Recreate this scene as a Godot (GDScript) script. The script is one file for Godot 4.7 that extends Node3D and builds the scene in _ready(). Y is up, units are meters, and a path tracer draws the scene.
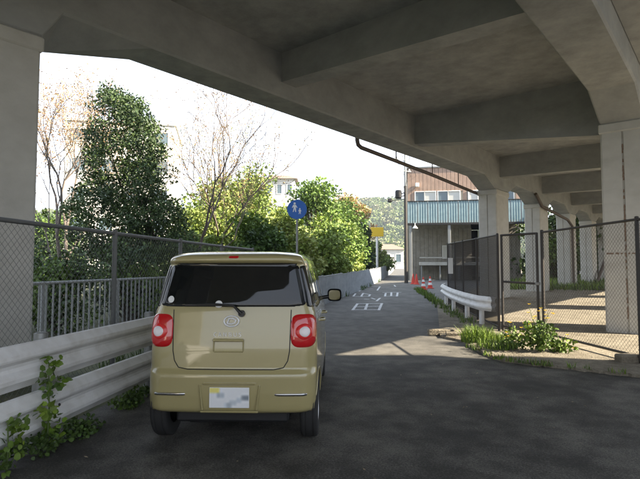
extends Node3D
# A lane passing under a concrete viaduct. Local helper w(x, y, z): z runs forward from the camera, in metres.

const FOCAL := 500.0            # photograph's focal length in its own pixels (640 x 479)
const PITCH := 0.05494          # camera looks up by this angle
const EYE := 1.5
var rng := RandomNumberGenerator.new()
var M := {}
var taken := {}

# ---------------------------------------------------------------- mesh builder
class MB:
	var v := PackedVector3Array()
	var n := PackedVector3Array()
	var c := PackedColorArray()
	var u := PackedVector2Array()
	var col := Color(1, 1, 1)
	var use_col := false
	var use_uv := false

	func put(p, nn, uv = Vector2.ZERO):
		v.push_back(p); n.push_back(nn)
		if use_col: c.push_back(col)
		if use_uv: u.push_back(uv)

	# a, b, c run counter-clockwise seen from outside
	func tri(a, b, d):
		var nn: Vector3 = (b - a).cross(d - a).normalized()
		put(a, nn); put(d, nn); put(b, nn)

	func quad(a, b, d, e):
		tri(a, b, d); tri(a, d, e)

	# winding chosen so that the face looks along out
	func otri(a, b, d, out):
		if (b - a).cross(d - a).dot(out) >= 0.0: tri(a, b, d)
		else: tri(a, d, b)

	func oquad(a, b, d, e, out):
		otri(a, b, d, out); otri(a, d, e, out)

	func box(xf: Transform3D, size: Vector3, bevel := 0.0):
		var h := size * 0.5
		var b: float = min(bevel, 0.49 * min(size.x, min(size.y, size.z)))
		var e := h - Vector3(b, b, b)
		for a in 3:
			var p := (a + 1) % 3
			var q := (a + 2) % 3
			for s in [-1.0, 1.0]:
				var pts := []
				for k in [[-1.0, -1.0], [1.0, -1.0], [1.0, 1.0], [-1.0, 1.0]]:
					var t := Vector3.ZERO
					t[a] = h[a] * s; t[p] = e[p] * k[0]; t[q] = e[q] * k[1]
					pts.push_back(xf * t)
				var o := Vector3.ZERO
				o[a] = s
				oquad(pts[0], pts[1], pts[2], pts[3], xf.basis * o)
		if b <= 0.0: return
		for a in 3:
			var p := (a + 1) % 3
			var q := (a + 2) % 3
			for s1 in [-1.0, 1.0]:
				for s2 in [-1.0, 1.0]:
					var pts := []
					for k in [[-1.0, 0], [1.0, 0], [1.0, 1], [-1.0, 1]]:
						var t := Vector3.ZERO
						t[a] = e[a] * k[0]
						if k[1] == 0: t[p] = h[p] * s1; t[q] = e[q] * s2
						else: t[p] = e[p] * s1; t[q] = h[q] * s2
						pts.push_back(xf * t)
					var o := Vector3.ZERO
					o[p] = s1; o[q] = s2
					oquad(pts[0], pts[1], pts[2], pts[3], xf.basis * o)
		for sx in [-1.0, 1.0]:
			for sy in [-1.0, 1.0]:
				for sz in [-1.0, 1.0]:
					otri(xf * Vector3(h.x * sx, e.y * sy, e.z * sz), xf * Vector3(e.x * sx, h.y * sy, e.z * sz), xf * Vector3(e.x * sx, e.y * sy, h.z * sz), xf.basis * Vector3(sx, sy, sz))

	# points in the grid run row by row; out(i) gives a reference for the side that faces out
	func grid(p: PackedVector3Array, nu: int, nv: int, flip := false, wrap_u := false):
		var nn := PackedVector3Array()
		nn.resize(p.size())
		for j in nv:
			for i in nu:
				var i0: int = i - 1 if i > 0 else (nu - 2 if wrap_u else 0)
				var i1: int = i + 1 if i < nu - 1 else (1 if wrap_u else nu - 1)
				var j0: int = max(j - 1, 0)
				var j1: int = min(j + 1, nv - 1)
				var x: Vector3 = (p[j * nu + i1] - p[j * nu + i0]).cross(p[j1 * nu + i] - p[j0 * nu + i])
				if x.length_squared() < 1e-16: continue
				x = x.normalized()
				nn[j * nu + i] = -x if flip else x
		for j in nv:
			var near: int = j + 1 if j == 0 else j - 1
			for i in nu:
				if nn[j * nu + i] == Vector3.ZERO:
					var sum := Vector3.ZERO
					for k in nu: sum += nn[near * nu + k]
					nn[j * nu + i] = sum.normalized()
		for j in nv - 1:
			for i in nu - 1:
				var a := j * nu + i
				var q := [a, a + 1, a + nu + 1, a + nu]
				if flip: q = [a, a + nu, a + nu + 1, a + 1]
				for k in [0, 2, 1, 0, 3, 2]: put(p[q[k]], nn[q[k]])

	func tube(pts: Array, radii, sides := 6, caps := true):
		var p := PackedVector3Array()
		var side := Vector3.ZERO
		var count := pts.size()
		for j in count:
			var t: Vector3 = (pts[min(j + 1, count - 1)] - pts[max(j - 1, 0)]).normalized()
			if side == Vector3.ZERO:
				side = t.cross(Vector3(0.31, 0.9, 0.3) if abs(t.y) < 0.9 else Vector3(1, 0.1, 0)).normalized()
			side = (side - t * side.dot(t)).normalized()
			var up := t.cross(side)
			var r: float = radii[j] if radii is Array or radii is PackedFloat32Array else radii
			for i in sides + 1:
				var a := TAU * i / sides
				p.push_back(pts[j] + (side * cos(a) + up * sin(a)) * r)
		grid(p, sides + 1, count, false, true)
		if caps:
			for e in [0, count - 1]:
				var out: Vector3 = (pts[0] - pts[1]) if e == 0 else (pts[count - 1] - pts[count - 2])
				for i in sides: otri(pts[e], p[e * (sides + 1) + i], p[e * (sides + 1) + i + 1], out)

	# profile: (radius, height) pairs turned round the y axis of xf
	func lathe(prof: Array, xf: Transform3D, sides := 24):
		var p := PackedVector3Array()
		for q in prof:
			for i in sides + 1:
				var a := TAU * i / sides
				p.push_back(xf * Vector3(cos(a) * q.x, q.y, -sin(a) * q.x))
		grid(p, sides + 1, prof.size(), false, true)

	# polygon in the xy plane of xf, pushed from z0 to z1
	func prism(poly: PackedVector2Array, z0: float, z1: float, xf := Transform3D.IDENTITY):
		var ix := Geometry2D.triangulate_polygon(poly)
		for k in range(0, ix.size(), 3):
			for z in [z0, z1]:
				var o: Vector3 = xf.basis * Vector3(0, 0, z - (z0 + z1) * 0.5)
				otri(xf * Vector3(poly[ix[k]].x, poly[ix[k]].y, z), xf * Vector3(poly[ix[k + 1]].x, poly[ix[k + 1]].y, z), xf * Vector3(poly[ix[k + 2]].x, poly[ix[k + 2]].y, z), o)
		var area := 0.0
		for k in poly.size():
			var b := poly[(k + 1) % poly.size()]
			area += poly[k].x * b.y - b.x * poly[k].y
		for k in poly.size():
			var a := poly[k]
			var b := poly[(k + 1) % poly.size()]
			var d := (b - a) * (1.0 if area > 0 else -1.0)
			oquad(xf * Vector3(a.x, a.y, z0), xf * Vector3(b.x, b.y, z0), xf * Vector3(b.x, b.y, z1), xf * Vector3(a.x, a.y, z1), xf.basis * Vector3(d.y, -d.x, 0))

	# open or closed profile (sideways, up) carried along a path
	func sweep(prof: PackedVector2Array, path: Array, closed := true):
		var rows := []
		for j in path.size():
			var t: Vector3 = path[min(j + 1, path.size() - 1)] - path[max(j - 1, 0)]
			var side := Vector3(-t.z, 0, t.x).normalized()
			var row := []
			for q in prof: row.push_back(path[j] + side * q.x + Vector3.UP * q.y)
			rows.push_back(row)
		var mid := Vector2.ZERO
		for q in prof: mid += q / prof.size()
		var last := prof.size() if closed else prof.size() - 1
		for j in path.size() - 1:
			var t: Vector3 = path[j + 1] - path[j]
			var side := Vector3(-t.z, 0, t.x).normalized()
			for k in last:
				var k2 := (k + 1) % prof.size()
				var m: Vector2 = (prof[k] + prof[k2]) * 0.5 - mid
				oquad(rows[j][k], rows[j][k2], rows[j + 1][k2], rows[j + 1][k], side * m.x + Vector3.UP * m.y)

	func mesh() -> ArrayMesh:
		var a := []
		a.resize(Mesh.ARRAY_MAX)
		a[Mesh.ARRAY_VERTEX] = v
		a[Mesh.ARRAY_NORMAL] = n
		if use_col: a[Mesh.ARRAY_COLOR] = c
		if use_uv: a[Mesh.ARRAY_TEX_UV] = u
		var m := ArrayMesh.new()
		m.add_surface_from_arrays(Mesh.PRIMITIVE_TRIANGLES, a)
		return m

# ---------------------------------------------------------------- scene helpers
func numbered(called: String) -> String:
	taken[called] = taken.get(called, -1) + 1
	return called if taken[called] == 0 else "%s_%03d" % [called, taken[called]]

func tag(o: Node, label := "", category := "", group := "", kind := "") -> Node:
	if label: o.set_meta("label", label)
	if category: o.set_meta("category", category)
	if group: o.set_meta("group", group)
	if kind: o.set_meta("kind", kind)
	return o

func thing(called: String, at: Vector3, label: String, category: String, group := "", turn := 0.0) -> Node3D:
	var o := Node3D.new()
	o.name = numbered(called)
	add_child(o)
	o.position = at
	o.rotation.y = turn
	tag(o, label, category, group)
	return o

func part(called: String, shape, material: Material, parent: Node, xf = null) -> MeshInstance3D:
	var o := MeshInstance3D.new()
	o.name = called if parent != self else numbered(called)
	o.mesh = shape.mesh() if shape is MB else shape
	o.material_override = material
	parent.add_child(o, true)
	if xf is Transform3D: o.transform = xf
	elif xf is Vector3: o.position = xf
	return o

func structure(called: String, shape, material: Material, label := "") -> MeshInstance3D:
	var o := part(called, shape, material, self)
	tag(o, label, "", "", "structure")
	return o

func bx(size: Vector3, bevel := 0.0, at := Vector3.ZERO) -> MB:
	var b := MB.new()
	b.box(Transform3D(Basis.IDENTITY, at), size, bevel)
	return b

func w(x: float, y: float, z: float) -> Vector3:
	return Vector3(x, y, -z)

func gy(z: float) -> float:      # the lane climbs gently away from the camera
	return 0.014 * (clamp(z, 10.0, 90.0) - 10.0)

func ray(px: float, py: float) -> Vector3:   # x, up, forward
	var a := (px - 320.0) / FOCAL
	var b := (239.5 - py) / FOCAL
	return Vector3(a, sin(PITCH) + b * cos(PITCH), cos(PITCH) - b * sin(PITCH))

func onto_ground(px: float, py: float, lift := 0.0) -> Vector3:
	var r := ray(px, py)
	var t := -EYE / r.y
	for k in 40: t = (gy(r.z * t) - EYE) / r.y
	return w(r.x * t, gy(r.z * t) + lift, r.z * t)

func at_depth(px: float, py: float, z: float) -> Vector3:
	var r := ray(px, py)
	var t := z / r.z
	return w(r.x * t, EYE + r.y * t, z)

func rnd(a: float, b: float) -> float:
	return rng.randf_range(a, b)

# ---------------------------------------------------------------- materials
func noise_bytes(size: int, freq: float, octaves: int, seed_: int, kind := FastNoiseLite.TYPE_SIMPLEX_SMOOTH) -> PackedByteArray:
	var f := FastNoiseLite.new()
	f.noise_type = kind
	f.frequency = freq
	f.fractal_octaves = octaves
	f.seed = seed_
	var im := f.get_seamless_image(size, size)
	im.convert(Image.FORMAT_L8)
	return im.get_data()

# layers: [bytes, weight]; ramp: sRGB colours
func mix_texture(size: int, layers: Array, ramp: Array, contrast := 1.0, speck := 0.0) -> ImageTexture:
	var out := PackedByteArray()
	out.resize(size * size * 3)
	var total := 0.0
	for l in layers: total += l[1]
	var lut := []
	for k in 256:
		var t: float = clamp((k / 255.0 - 0.5) * contrast + 0.5, 0.0, 0.9999) * (ramp.size() - 1)
		lut.push_back(ramp[int(t)].lerp(ramp[int(t) + 1], t - int(t)))
	var r := RandomNumberGenerator.new()
	r.seed = 77
	for k in size * size:
		var t := 0.0
		for l in layers: t += l[0][k] * l[1]
		t /= total
		if speck > 0.0: t += r.randf_range(-speck, speck)
		var q: Color = lut[clampi(int(t), 0, 255)]
		out[k * 3] = q.r8; out[k * 3 + 1] = q.g8; out[k * 3 + 2] = q.b8
	return ImageTexture.create_from_image(Image.create_from_data(size, size, false, Image.FORMAT_RGB8, out))

func lin(r: float, g: float, b: float) -> Color:
	return Color(r, g, b).linear_to_srgb()

func mat(color: Color, rough := 0.8, metal := 0.0) -> StandardMaterial3D:
	var m := StandardMaterial3D.new()
	m.albedo_color = color
	m.roughness = rough
	m.metallic = metal
	return m

func textured(t: Texture2D, metres: float, rough := 0.9, bump: Texture2D = null, depth := 0.5) -> StandardMaterial3D:
	var m := mat(Color(1, 1, 1), rough)
	m.albedo_texture = t
	m.uv1_triplanar = true
	m.uv1_world_triplanar = true
	m.uv1_scale = Vector3.ONE / metres
	if bump:
		m.heightmap_enabled = true
		m.heightmap_texture = bump
		m.heightmap_scale = depth
	return m

func leafy(back := 0.35) -> StandardMaterial3D:
	var m := mat(Color(1, 1, 1), 0.6)
	m.vertex_color_use_as_albedo = true
	m.backlight_enabled = true
	m.backlight = Color(back, back, back * 0.7)
	m.cull_mode = BaseMaterial3D.CULL_DISABLED
	return m

func make_materials():
	var fine := noise_bytes(512, 0.09, 3, 1)
	var mid := noise_bytes(512, 0.02, 4, 2)
	var big := noise_bytes(512, 0.006, 4, 3)
	var cell := noise_bytes(512, 0.05, 2, 4, FastNoiseLite.TYPE_CELLULAR)
	var flat := noise_bytes(512, 0.25, 1, 6)
	var wide := noise_bytes(1024, 0.0035, 5, 8)
	var grit := noise_bytes(1024, 0.22, 2, 9)
	var worn := noise_bytes(1024, 0.014, 4, 10)
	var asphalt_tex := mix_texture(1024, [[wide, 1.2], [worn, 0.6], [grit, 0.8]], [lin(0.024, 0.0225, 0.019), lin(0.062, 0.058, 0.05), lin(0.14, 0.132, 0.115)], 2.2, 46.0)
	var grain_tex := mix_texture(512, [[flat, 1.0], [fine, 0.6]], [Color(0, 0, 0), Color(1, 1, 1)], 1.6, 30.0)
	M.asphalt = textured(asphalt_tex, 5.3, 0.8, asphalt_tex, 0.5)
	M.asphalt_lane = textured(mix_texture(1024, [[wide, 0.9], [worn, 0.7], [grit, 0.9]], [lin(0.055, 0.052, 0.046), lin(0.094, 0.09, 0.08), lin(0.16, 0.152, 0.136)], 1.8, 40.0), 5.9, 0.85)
	M.asphalt_old = textured(mix_texture(512, [[fine, 0.5], [mid, 0.8], [big, 1.0]], [lin(0.09, 0.088, 0.082), lin(0.13, 0.125, 0.115), lin(0.17, 0.16, 0.145)], 1.6, 18.0), 3.7, 0.9, grain_tex, 0.4)
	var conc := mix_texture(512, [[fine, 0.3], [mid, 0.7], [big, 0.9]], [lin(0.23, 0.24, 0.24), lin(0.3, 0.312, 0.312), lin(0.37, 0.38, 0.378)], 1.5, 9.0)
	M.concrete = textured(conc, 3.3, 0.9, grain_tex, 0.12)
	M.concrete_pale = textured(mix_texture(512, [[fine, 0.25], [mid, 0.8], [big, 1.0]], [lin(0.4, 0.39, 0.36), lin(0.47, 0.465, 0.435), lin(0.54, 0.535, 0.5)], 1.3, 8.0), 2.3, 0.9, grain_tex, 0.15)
	M.dirt = textured(mix_texture(512, [[fine, 0.8], [mid, 0.9], [big, 0.8], [cell, 0.3]], [lin(0.115, 0.098, 0.072), lin(0.21, 0.185, 0.14), lin(0.31, 0.28, 0.225)], 1.8, 22.0), 2.7, 0.95, grain_tex, 1.2)
	M.soil = textured(mix_texture(512, [[fine, 0.8], [mid, 0.9], [big, 0.8]], [lin(0.03, 0.035, 0.015), lin(0.06, 0.07, 0.025), lin(0.1, 0.09, 0.05)], 1.8, 18.0), 3.9, 0.95)
	M.white_rail = textured(mix_texture(512, [[fine, 0.15], [mid, 0.5], [big, 1.0]], [lin(0.58, 0.56, 0.53), lin(0.76, 0.76, 0.755), lin(0.84, 0.84, 0.84)], 1.4, 5.0), 1.3, 0.55)
	M.sheet_grey = textured(mix_texture(512, [[mid, 0.6], [big, 1.0], [fine, 0.2]], [lin(0.24, 0.275, 0.31), lin(0.32, 0.355, 0.39), lin(0.42, 0.455, 0.49)], 1.5, 4.0), 2.1, 0.5)
	M.siding = textured(mix_texture(512, [[mid, 0.6], [big, 1.0], [fine, 0.2]], [lin(0.25, 0.165, 0.12), lin(0.31, 0.21, 0.155), lin(0.37, 0.255, 0.19)], 1.3, 4.0), 2.9, 0.6)
	M.blue_sheet = textured(mix_texture(512, [[mid, 0.6], [big, 1.0], [fine, 0.2]], [lin(0.16, 0.235, 0.26), lin(0.2, 0.29, 0.32), lin(0.26, 0.36, 0.385)], 1.5, 4.0), 2.3, 0.5)
	M.shed_wall = textured(mix_texture(512, [[mid, 0.6], [big, 1.0], [fine, 0.2]], [lin(0.2, 0.18, 0.15), lin(0.27, 0.25, 0.21), lin(0.34, 0.31, 0.27)], 1.4, 5.0), 2.2, 0.7)
	M.stucco = textured(mix_texture(512, [[mid, 0.6], [big, 1.0], [fine, 0.4]], [lin(0.5, 0.48, 0.44), lin(0.58, 0.57, 0.54), lin(0.66, 0.65, 0.62)], 1.2, 5.0), 4.0, 0.85)
	M.bark = textured(mix_texture(512, [[fine, 0.8], [mid, 0.8], [cell, 0.5]], [lin(0.05, 0.04, 0.03), lin(0.11, 0.09, 0.07), lin(0.18, 0.15, 0.12)], 1.7, 10.0), 0.5, 0.95, grain_tex, 1.0)
	M.bark_pale = textured(mix_texture(512, [[fine, 0.8], [mid, 0.8], [cell, 0.5]], [lin(0.09, 0.075, 0.06), lin(0.17, 0.14, 0.12), lin(0.26, 0.22, 0.19)], 1.5, 10.0), 0.5, 0.95)
	M.rust = textured(mix_texture(512, [[fine, 0.8], [mid, 0.8]], [lin(0.13, 0.085, 0.06), lin(0.2, 0.135, 0.095), lin(0.29, 0.22, 0.17)], 1.7, 10.0), 0.6, 0.85)
	M.hill = textured(mix_texture(512, [[fine, 0.6], [mid, 1.0], [big, 0.6]], [lin(0.04, 0.06, 0.02), lin(0.09, 0.12, 0.035), lin(0.15, 0.14, 0.06)], 1.9, 10.0), 60.0, 0.95)
	M.paint_line = textured(mix_texture(512, [[fine, 0.8], [mid, 0.8], [flat, 0.5]], [lin(0.2, 0.2, 0.2), lin(0.58, 0.58, 0.57), lin(0.76, 0.76, 0.74)], 2.0, 20.0), 1.1, 0.75)
	M.galvanised = mat(lin(0.26, 0.27, 0.27), 0.5, 0.6)
	M.fence_grey = mat(lin(0.11, 0.115, 0.115), 0.55, 0.2)
	M.wire_grey = mat(lin(0.2, 0.205, 0.2), 0.5, 0.3)
	M.fence_brown = mat(lin(0.035, 0.03, 0.026), 0.55)
	M.wire_brown = mat(lin(0.06, 0.053, 0.047), 0.55)
	M.railing = mat(lin(0.3, 0.31, 0.31), 0.6)
	M.dark = mat(lin(0.012, 0.012, 0.013), 0.7)
	M.black_plastic = mat(lin(0.012, 0.012, 0.013), 0.4)
	M.rubber = mat(lin(0.018, 0.018, 0.018), 0.85)
	M.pipe = mat(lin(0.09, 0.07, 0.06), 0.6)
	M.bolt = mat(lin(0.05, 0.045, 0.04), 0.6, 0.5)
	M.chrome = mat(lin(0.75, 0.75, 0.76), 0.12, 1.0)
	M.alloy = mat(lin(0.55, 0.55, 0.56), 0.3, 0.9)
	M.satin = mat(lin(0.72, 0.72, 0.72), 0.35, 0.25)
	M.white = mat(lin(0.75, 0.75, 0.73), 0.6)
	M.glass_dark = mat(lin(0.006, 0.007, 0.008), 0.03)
	M.window_glass = mat(lin(0.1, 0.14, 0.16), 0.06)
	M.window_curtain = mat(lin(0.5, 0.5, 0.46), 0.5)
	M.mirror = mat(lin(0.8, 0.82, 0.84), 0.03, 1.0)
	var cp := mat(lin(0.345, 0.298, 0.142), 0.28, 0.0)
	cp.clearcoat_enabled = true
	cp.clearcoat = 1.0
	cp.clearcoat_roughness = 0.04
	M.car_paint = cp
	var rl := mat(lin(0.5, 0.012, 0.015), 0.1)
	rl.clearcoat_enabled = true
	rl.clearcoat = 1.0
	rl.clearcoat_roughness = 0.03
	M.red_lens = rl
	M.red_bright = mat(lin(0.62, 0.03, 0.03), 0.2)
	M.clear_lens = mat(lin(0.72, 0.68, 0.69), 0.12)
	M.cone_red = mat(lin(0.55, 0.05, 0.03), 0.6)
	M.sign_blue = mat(lin(0.02, 0.13, 0.48), 0.4)
	M.sign_white = mat(lin(0.75, 0.77, 0.78), 0.4)
	M.sign_yellow = mat(lin(0.75, 0.5, 0.02), 0.5)
	M.roof_tile = mat(lin(0.2, 0.15, 0.11), 0.8)
	M.leaf = leafy(0.45)
	M.leaf_dense = leafy(0.2)
	M.grass = leafy(0.4)

# ---------------------------------------------------------------- plants
# spots: [centre, radius]; leaves lie scattered through the spheres
func leaf_cloud(spots: Array, count: int, size: float, tones: Array, slim := 0.45, flatten := 0.8, rounded := false) -> ArrayMesh:
	var b := MB.new()
	b.use_col = true
	var weight := 0.0
	for s in spots: weight += s[1] * s[1]
	for s in spots:
		var tone: Color = tones[rng.randi() % tones.size()]
		var k := int(ceil(count * s[1] * s[1] / weight))
		for i in k:
			var d := Vector3(rng.randfn(), rng.randfn(), rng.randfn()).normalized()
			var p: Vector3 = s[0] + d * Vector3(1, flatten, 1) * s[1] * pow(rng.randf(), 0.4)
			var l := size * rnd(0.6, 1.3)
			var dir := (d * 0.7 + Vector3(rng.randfn(), rng.randfn() - 0.3, rng.randfn()) * 0.6).normalized()
			var side := dir.cross(Vector3(rng.randfn(), rng.randfn() + 0.6, rng.randfn())).normalized()
			var up := side.cross(dir)
			var mid := p + dir * l * 0.5 + up * l * 0.12
			var t := tone.lerp(tones[rng.randi() % tones.size()], 0.3)
			var f := rnd(0.75, 1.25)
			b.col = Color(t.r * f, t.g * f, t.b * f)
			if rounded:
				var q0 := p + dir * l * 0.22 + up * l * 0.06
				var q1 := p + dir * l * 0.68 + up * l * 0.1
				b.tri(p, q0 + side * l * slim * 0.85, q0 - side * l * slim * 0.85)
				b.tri(q0 + side * l * slim * 0.85, q1 + side * l * slim * 0.75, q1 - side * l * slim * 0.75)
				b.tri(q0 + side * l * slim * 0.85, q1 - side * l * slim * 0.75, q0 - side * l * slim * 0.85)
				b.tri(q1 + side * l * slim * 0.75, p + dir * l, q1 - side * l * slim * 0.75)
				continue
			b.tri(p, mid + side * l * slim, p + dir * l)
			b.tri(p, p + dir * l, mid - side * l * slim)
	return b.mesh()

var tips := []
func grow(b: MB, p: Vector3, dir: Vector3, length: float, r: float, depth: int, spread: float, lift: float):
	var pts := [p]
	var rad := [r]
	var q := p
	var d := dir
	for k in 4:
		d = (d + Vector3(rng.randfn(), rng.randfn() * 0.6 + lift, rng.randfn()) * 0.13).normalized()
		q += d * length * 0.25
		pts.push_back(q)
		rad.push_back(r * lerp(1.0, 0.55, (k + 1) / 4.0))
	b.tube(pts, rad, 7 if depth > 2 else 5, false)
	if depth <= 2: tips.push_back([pts[2], depth])
	if depth == 0:
		tips.push_back([q, 0])
		return
	var kids := 3 if rng.randf() < 0.55 else 2
	for k in kids + 1:
		var a := rnd(0, TAU)
		var side := d.cross(Vector3(cos(a), 0.2, sin(a))).normalized()
		var from: Vector3 = q if k < kids else pts[2]
		var nd := (d + side * spread * rnd(0.6, 1.2)).normalized()
		grow(b, from, nd, length * rnd(0.62, 0.85), r * (0.55 if k < kids else 0.42), depth - 1, spread, lift)

# o: height, trunk radius, depth, spread, leaf count, leaf size, clump radius, tones
func tree(called: String, at: Vector3, label: String, group: String, o: Dictionary) -> Node3D:
	var t := thing(called, at, label, "tree", group)
	tips = []
	var b := MB.new()
	var stems: int = o.get("stems", 1)
	for s in stems:
		var a := TAU * s / stems + 0.4
		var lean: float = 0.0 if stems == 1 else 0.3
		grow(b, Vector3(cos(a), 0, sin(a)) * 0.12 * (stems - 1), (Vector3(cos(a) * lean, 1, sin(a) * lean) + o.get("lean", Vector3.ZERO)).normalized(), o.height * o.get("first", 0.34), o.radius, o.depth, o.spread, o.get("lift", 0.5))
	part("trunk", b, o.get("bark", M.bark_pale), t)
	var spots := []
	for q in tips:
		if q[0].y > o.get("low", 0.0): spots.push_back([q[0], o.clump * rnd(0.7, 1.3)])
	for q in o.get("extra", []): spots.push_back(q)
	if o.leaves > 0:
		part("crown", leaf_cloud(spots, o.leaves, o.leaf, o.tones, o.get("slim", 0.4)), o.get("material", M.leaf), t)
	return t

# a bush: several stems and a mass of leaves
func bush(called: String, at: Vector3, label: String, group: String, size: Vector3, leaves: int, leaf: float, tones: Array, lumps := 14, material: Material = null) -> Node3D:
	var t := thing(called, at, label, "shrub" if size.y < 3.0 else "tree", group)
	var b := MB.new()
	var spots := []
	for k in lumps:
		var a := rnd(0, TAU)
		var rr := sqrt(rng.randf())
		var y := rnd(0.18, 0.9)
		var wide: float = sin(clamp(y * 0.9 + 0.15, 0.0, 1.0) * PI) * 0.75 + 0.25
		var c := Vector3(cos(a) * rr * size.x * 0.42 * wide, size.y * y, sin(a) * rr * size.z * 0.42 * wide)
		spots.push_back([c, min(size.x, size.y) * rnd(0.15, 0.27)])
		b.tube([Vector3(c.x * 0.1, 0, c.z * 0.1), Vector3(c.x * 0.4, c.y * 0.5, c.z * 0.4), c], [size.y * 0.02, size.y * 0.014, size.y * 0.006], 5, false)
	part("trunk", b, M.bark, t)
	part("crown", leaf_cloud(spots, leaves, leaf, tones, 0.4), M.leaf if material == null else material, t)
	return t

# grass blades or weeds as one mesh; spots: [centre, radius, blades, height]
func grass_mesh(spots: Array, tones: Array, width := 0.012) -> ArrayMesh:
	var b := MB.new()
	b.use_col = true
	for s in spots:
		for k in s[2]:
			var a := rnd(0, TAU)
			var p: Vector3 = s[0] + Vector3(cos(a), 0, sin(a)) * s[1] * sqrt(rng.randf())
			var h: float = s[3] * rnd(0.5, 1.2)
			var lean := Vector3(rng.randfn(), 0, rng.randfn()) * h * 0.28
			var side := Vector3(rng.randfn(), 0, rng.randfn()).normalized() * width * rnd(0.7, 1.3)
			var t: Color = tones[rng.randi() % tones.size()]
			var f := rnd(0.75, 1.25)
			b.col = Color(t.r * f, t.g * f, t.b * f)
			var m := p + Vector3.UP * h * 0.6 + lean * 0.4
			b.tri(p - side, p + side, m + side * 0.7)
			b.tri(p - side, m + side * 0.7, m - side * 0.7)
			b.tri(m - side * 0.7, m + side * 0.7, p + Vector3.UP * h + lean)
	return b.mesh()

# leafy weed plant with stems and broad leaves, flowers optional
func weed(at: Vector3, label: String, height: float, radius: float, leaves: int, leaf: float, tones: Array, flowers := 0, group := ""):
	var t := thing("weed", at, label, "plant", group)
	var b := MB.new()
	var spots := []
	var tops := []
	for k in 7:
		var a := TAU * k / 7.0 + rnd(-0.4, 0.4)
		var top := Vector3(cos(a) * radius * rnd(0.2, 0.9), height * rnd(0.55, 1.0), sin(a) * radius * rnd(0.2, 0.9))
		b.tube([Vector3(cos(a), 0, sin(a)) * 0.03, top * Vector3(0.35, 0.5, 0.35), top], [0.008, 0.006, 0.004], 4, false)
		spots.push_back([top * Vector3(0.9, 0.55, 0.9), radius * 0.42])
		spots.push_back([top * Vector3(0.6, 0.25, 0.6), radius * 0.42])
		tops.push_back(top)
	part("stem", b, mat(lin(0.08, 0.12, 0.03), 0.7), t)
	part("foliage", leaf_cloud(spots, int(leaves * 1.7), leaf * 0.8, tones, 0.42, 0.8, true), M.leaf, t)
	for k in flowers:
		var f := MB.new()
		for j in 5:
			var a := TAU * j / 5.0
			f.tri(Vector3.ZERO, Vector3(cos(a), 0.4, sin(a)) * 0.034, Vector3(cos(a + 0.9), 0.4, sin(a + 0.9)) * 0.034)
		part("flower", f, M.sign_yellow, t, tops[k % 7] + Vector3(rnd(-0.05, 0.05), rnd(-0.12, 0.05), rnd(-0.05, 0.05)))

# ---------------------------------------------------------------- ground, road, yard
func sheet(rows: Array) -> MB:   # rows: [[left x, z], [right x, z], lift]
	var b := MB.new()
	for k in rows.size() - 1:
		var p: Array = rows[k]
		var q: Array = rows[k + 1]
		b.oquad(w(p[0], gy(p[1]) + p[4], p[1]), w(p[2], gy(p[3]) + p[4], p[3]), w(q[2], gy(q[3]) + q[4], q[3]), w(q[0], gy(q[1]) + q[4], q[1]), Vector3.UP)
	return b

func left_edge(z: float) -> float:
	var pts := [[-30.0, -7.1], [3.72, -2.38], [6.05, -2.06], [10.0, -1.5], [15.0, -0.55], [20.5, 0.78], [29.0, 2.75], [40.0, 5.0], [60.0, 8.6], [90.0, 13.6]]
	return piecewise(pts, z)

func piecewise(pts: Array, z: float) -> float:
	for k in pts.size() - 1:
		if z <= pts[k + 1][0]:
			var t: float = clamp((z - pts[k][0]) / (pts[k + 1][0] - pts[k][0]), 0.0, 1.0)
			return lerp(float(pts[k][1]), float(pts[k + 1][1]), t)
	return pts[pts.size() - 1][1]

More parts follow.
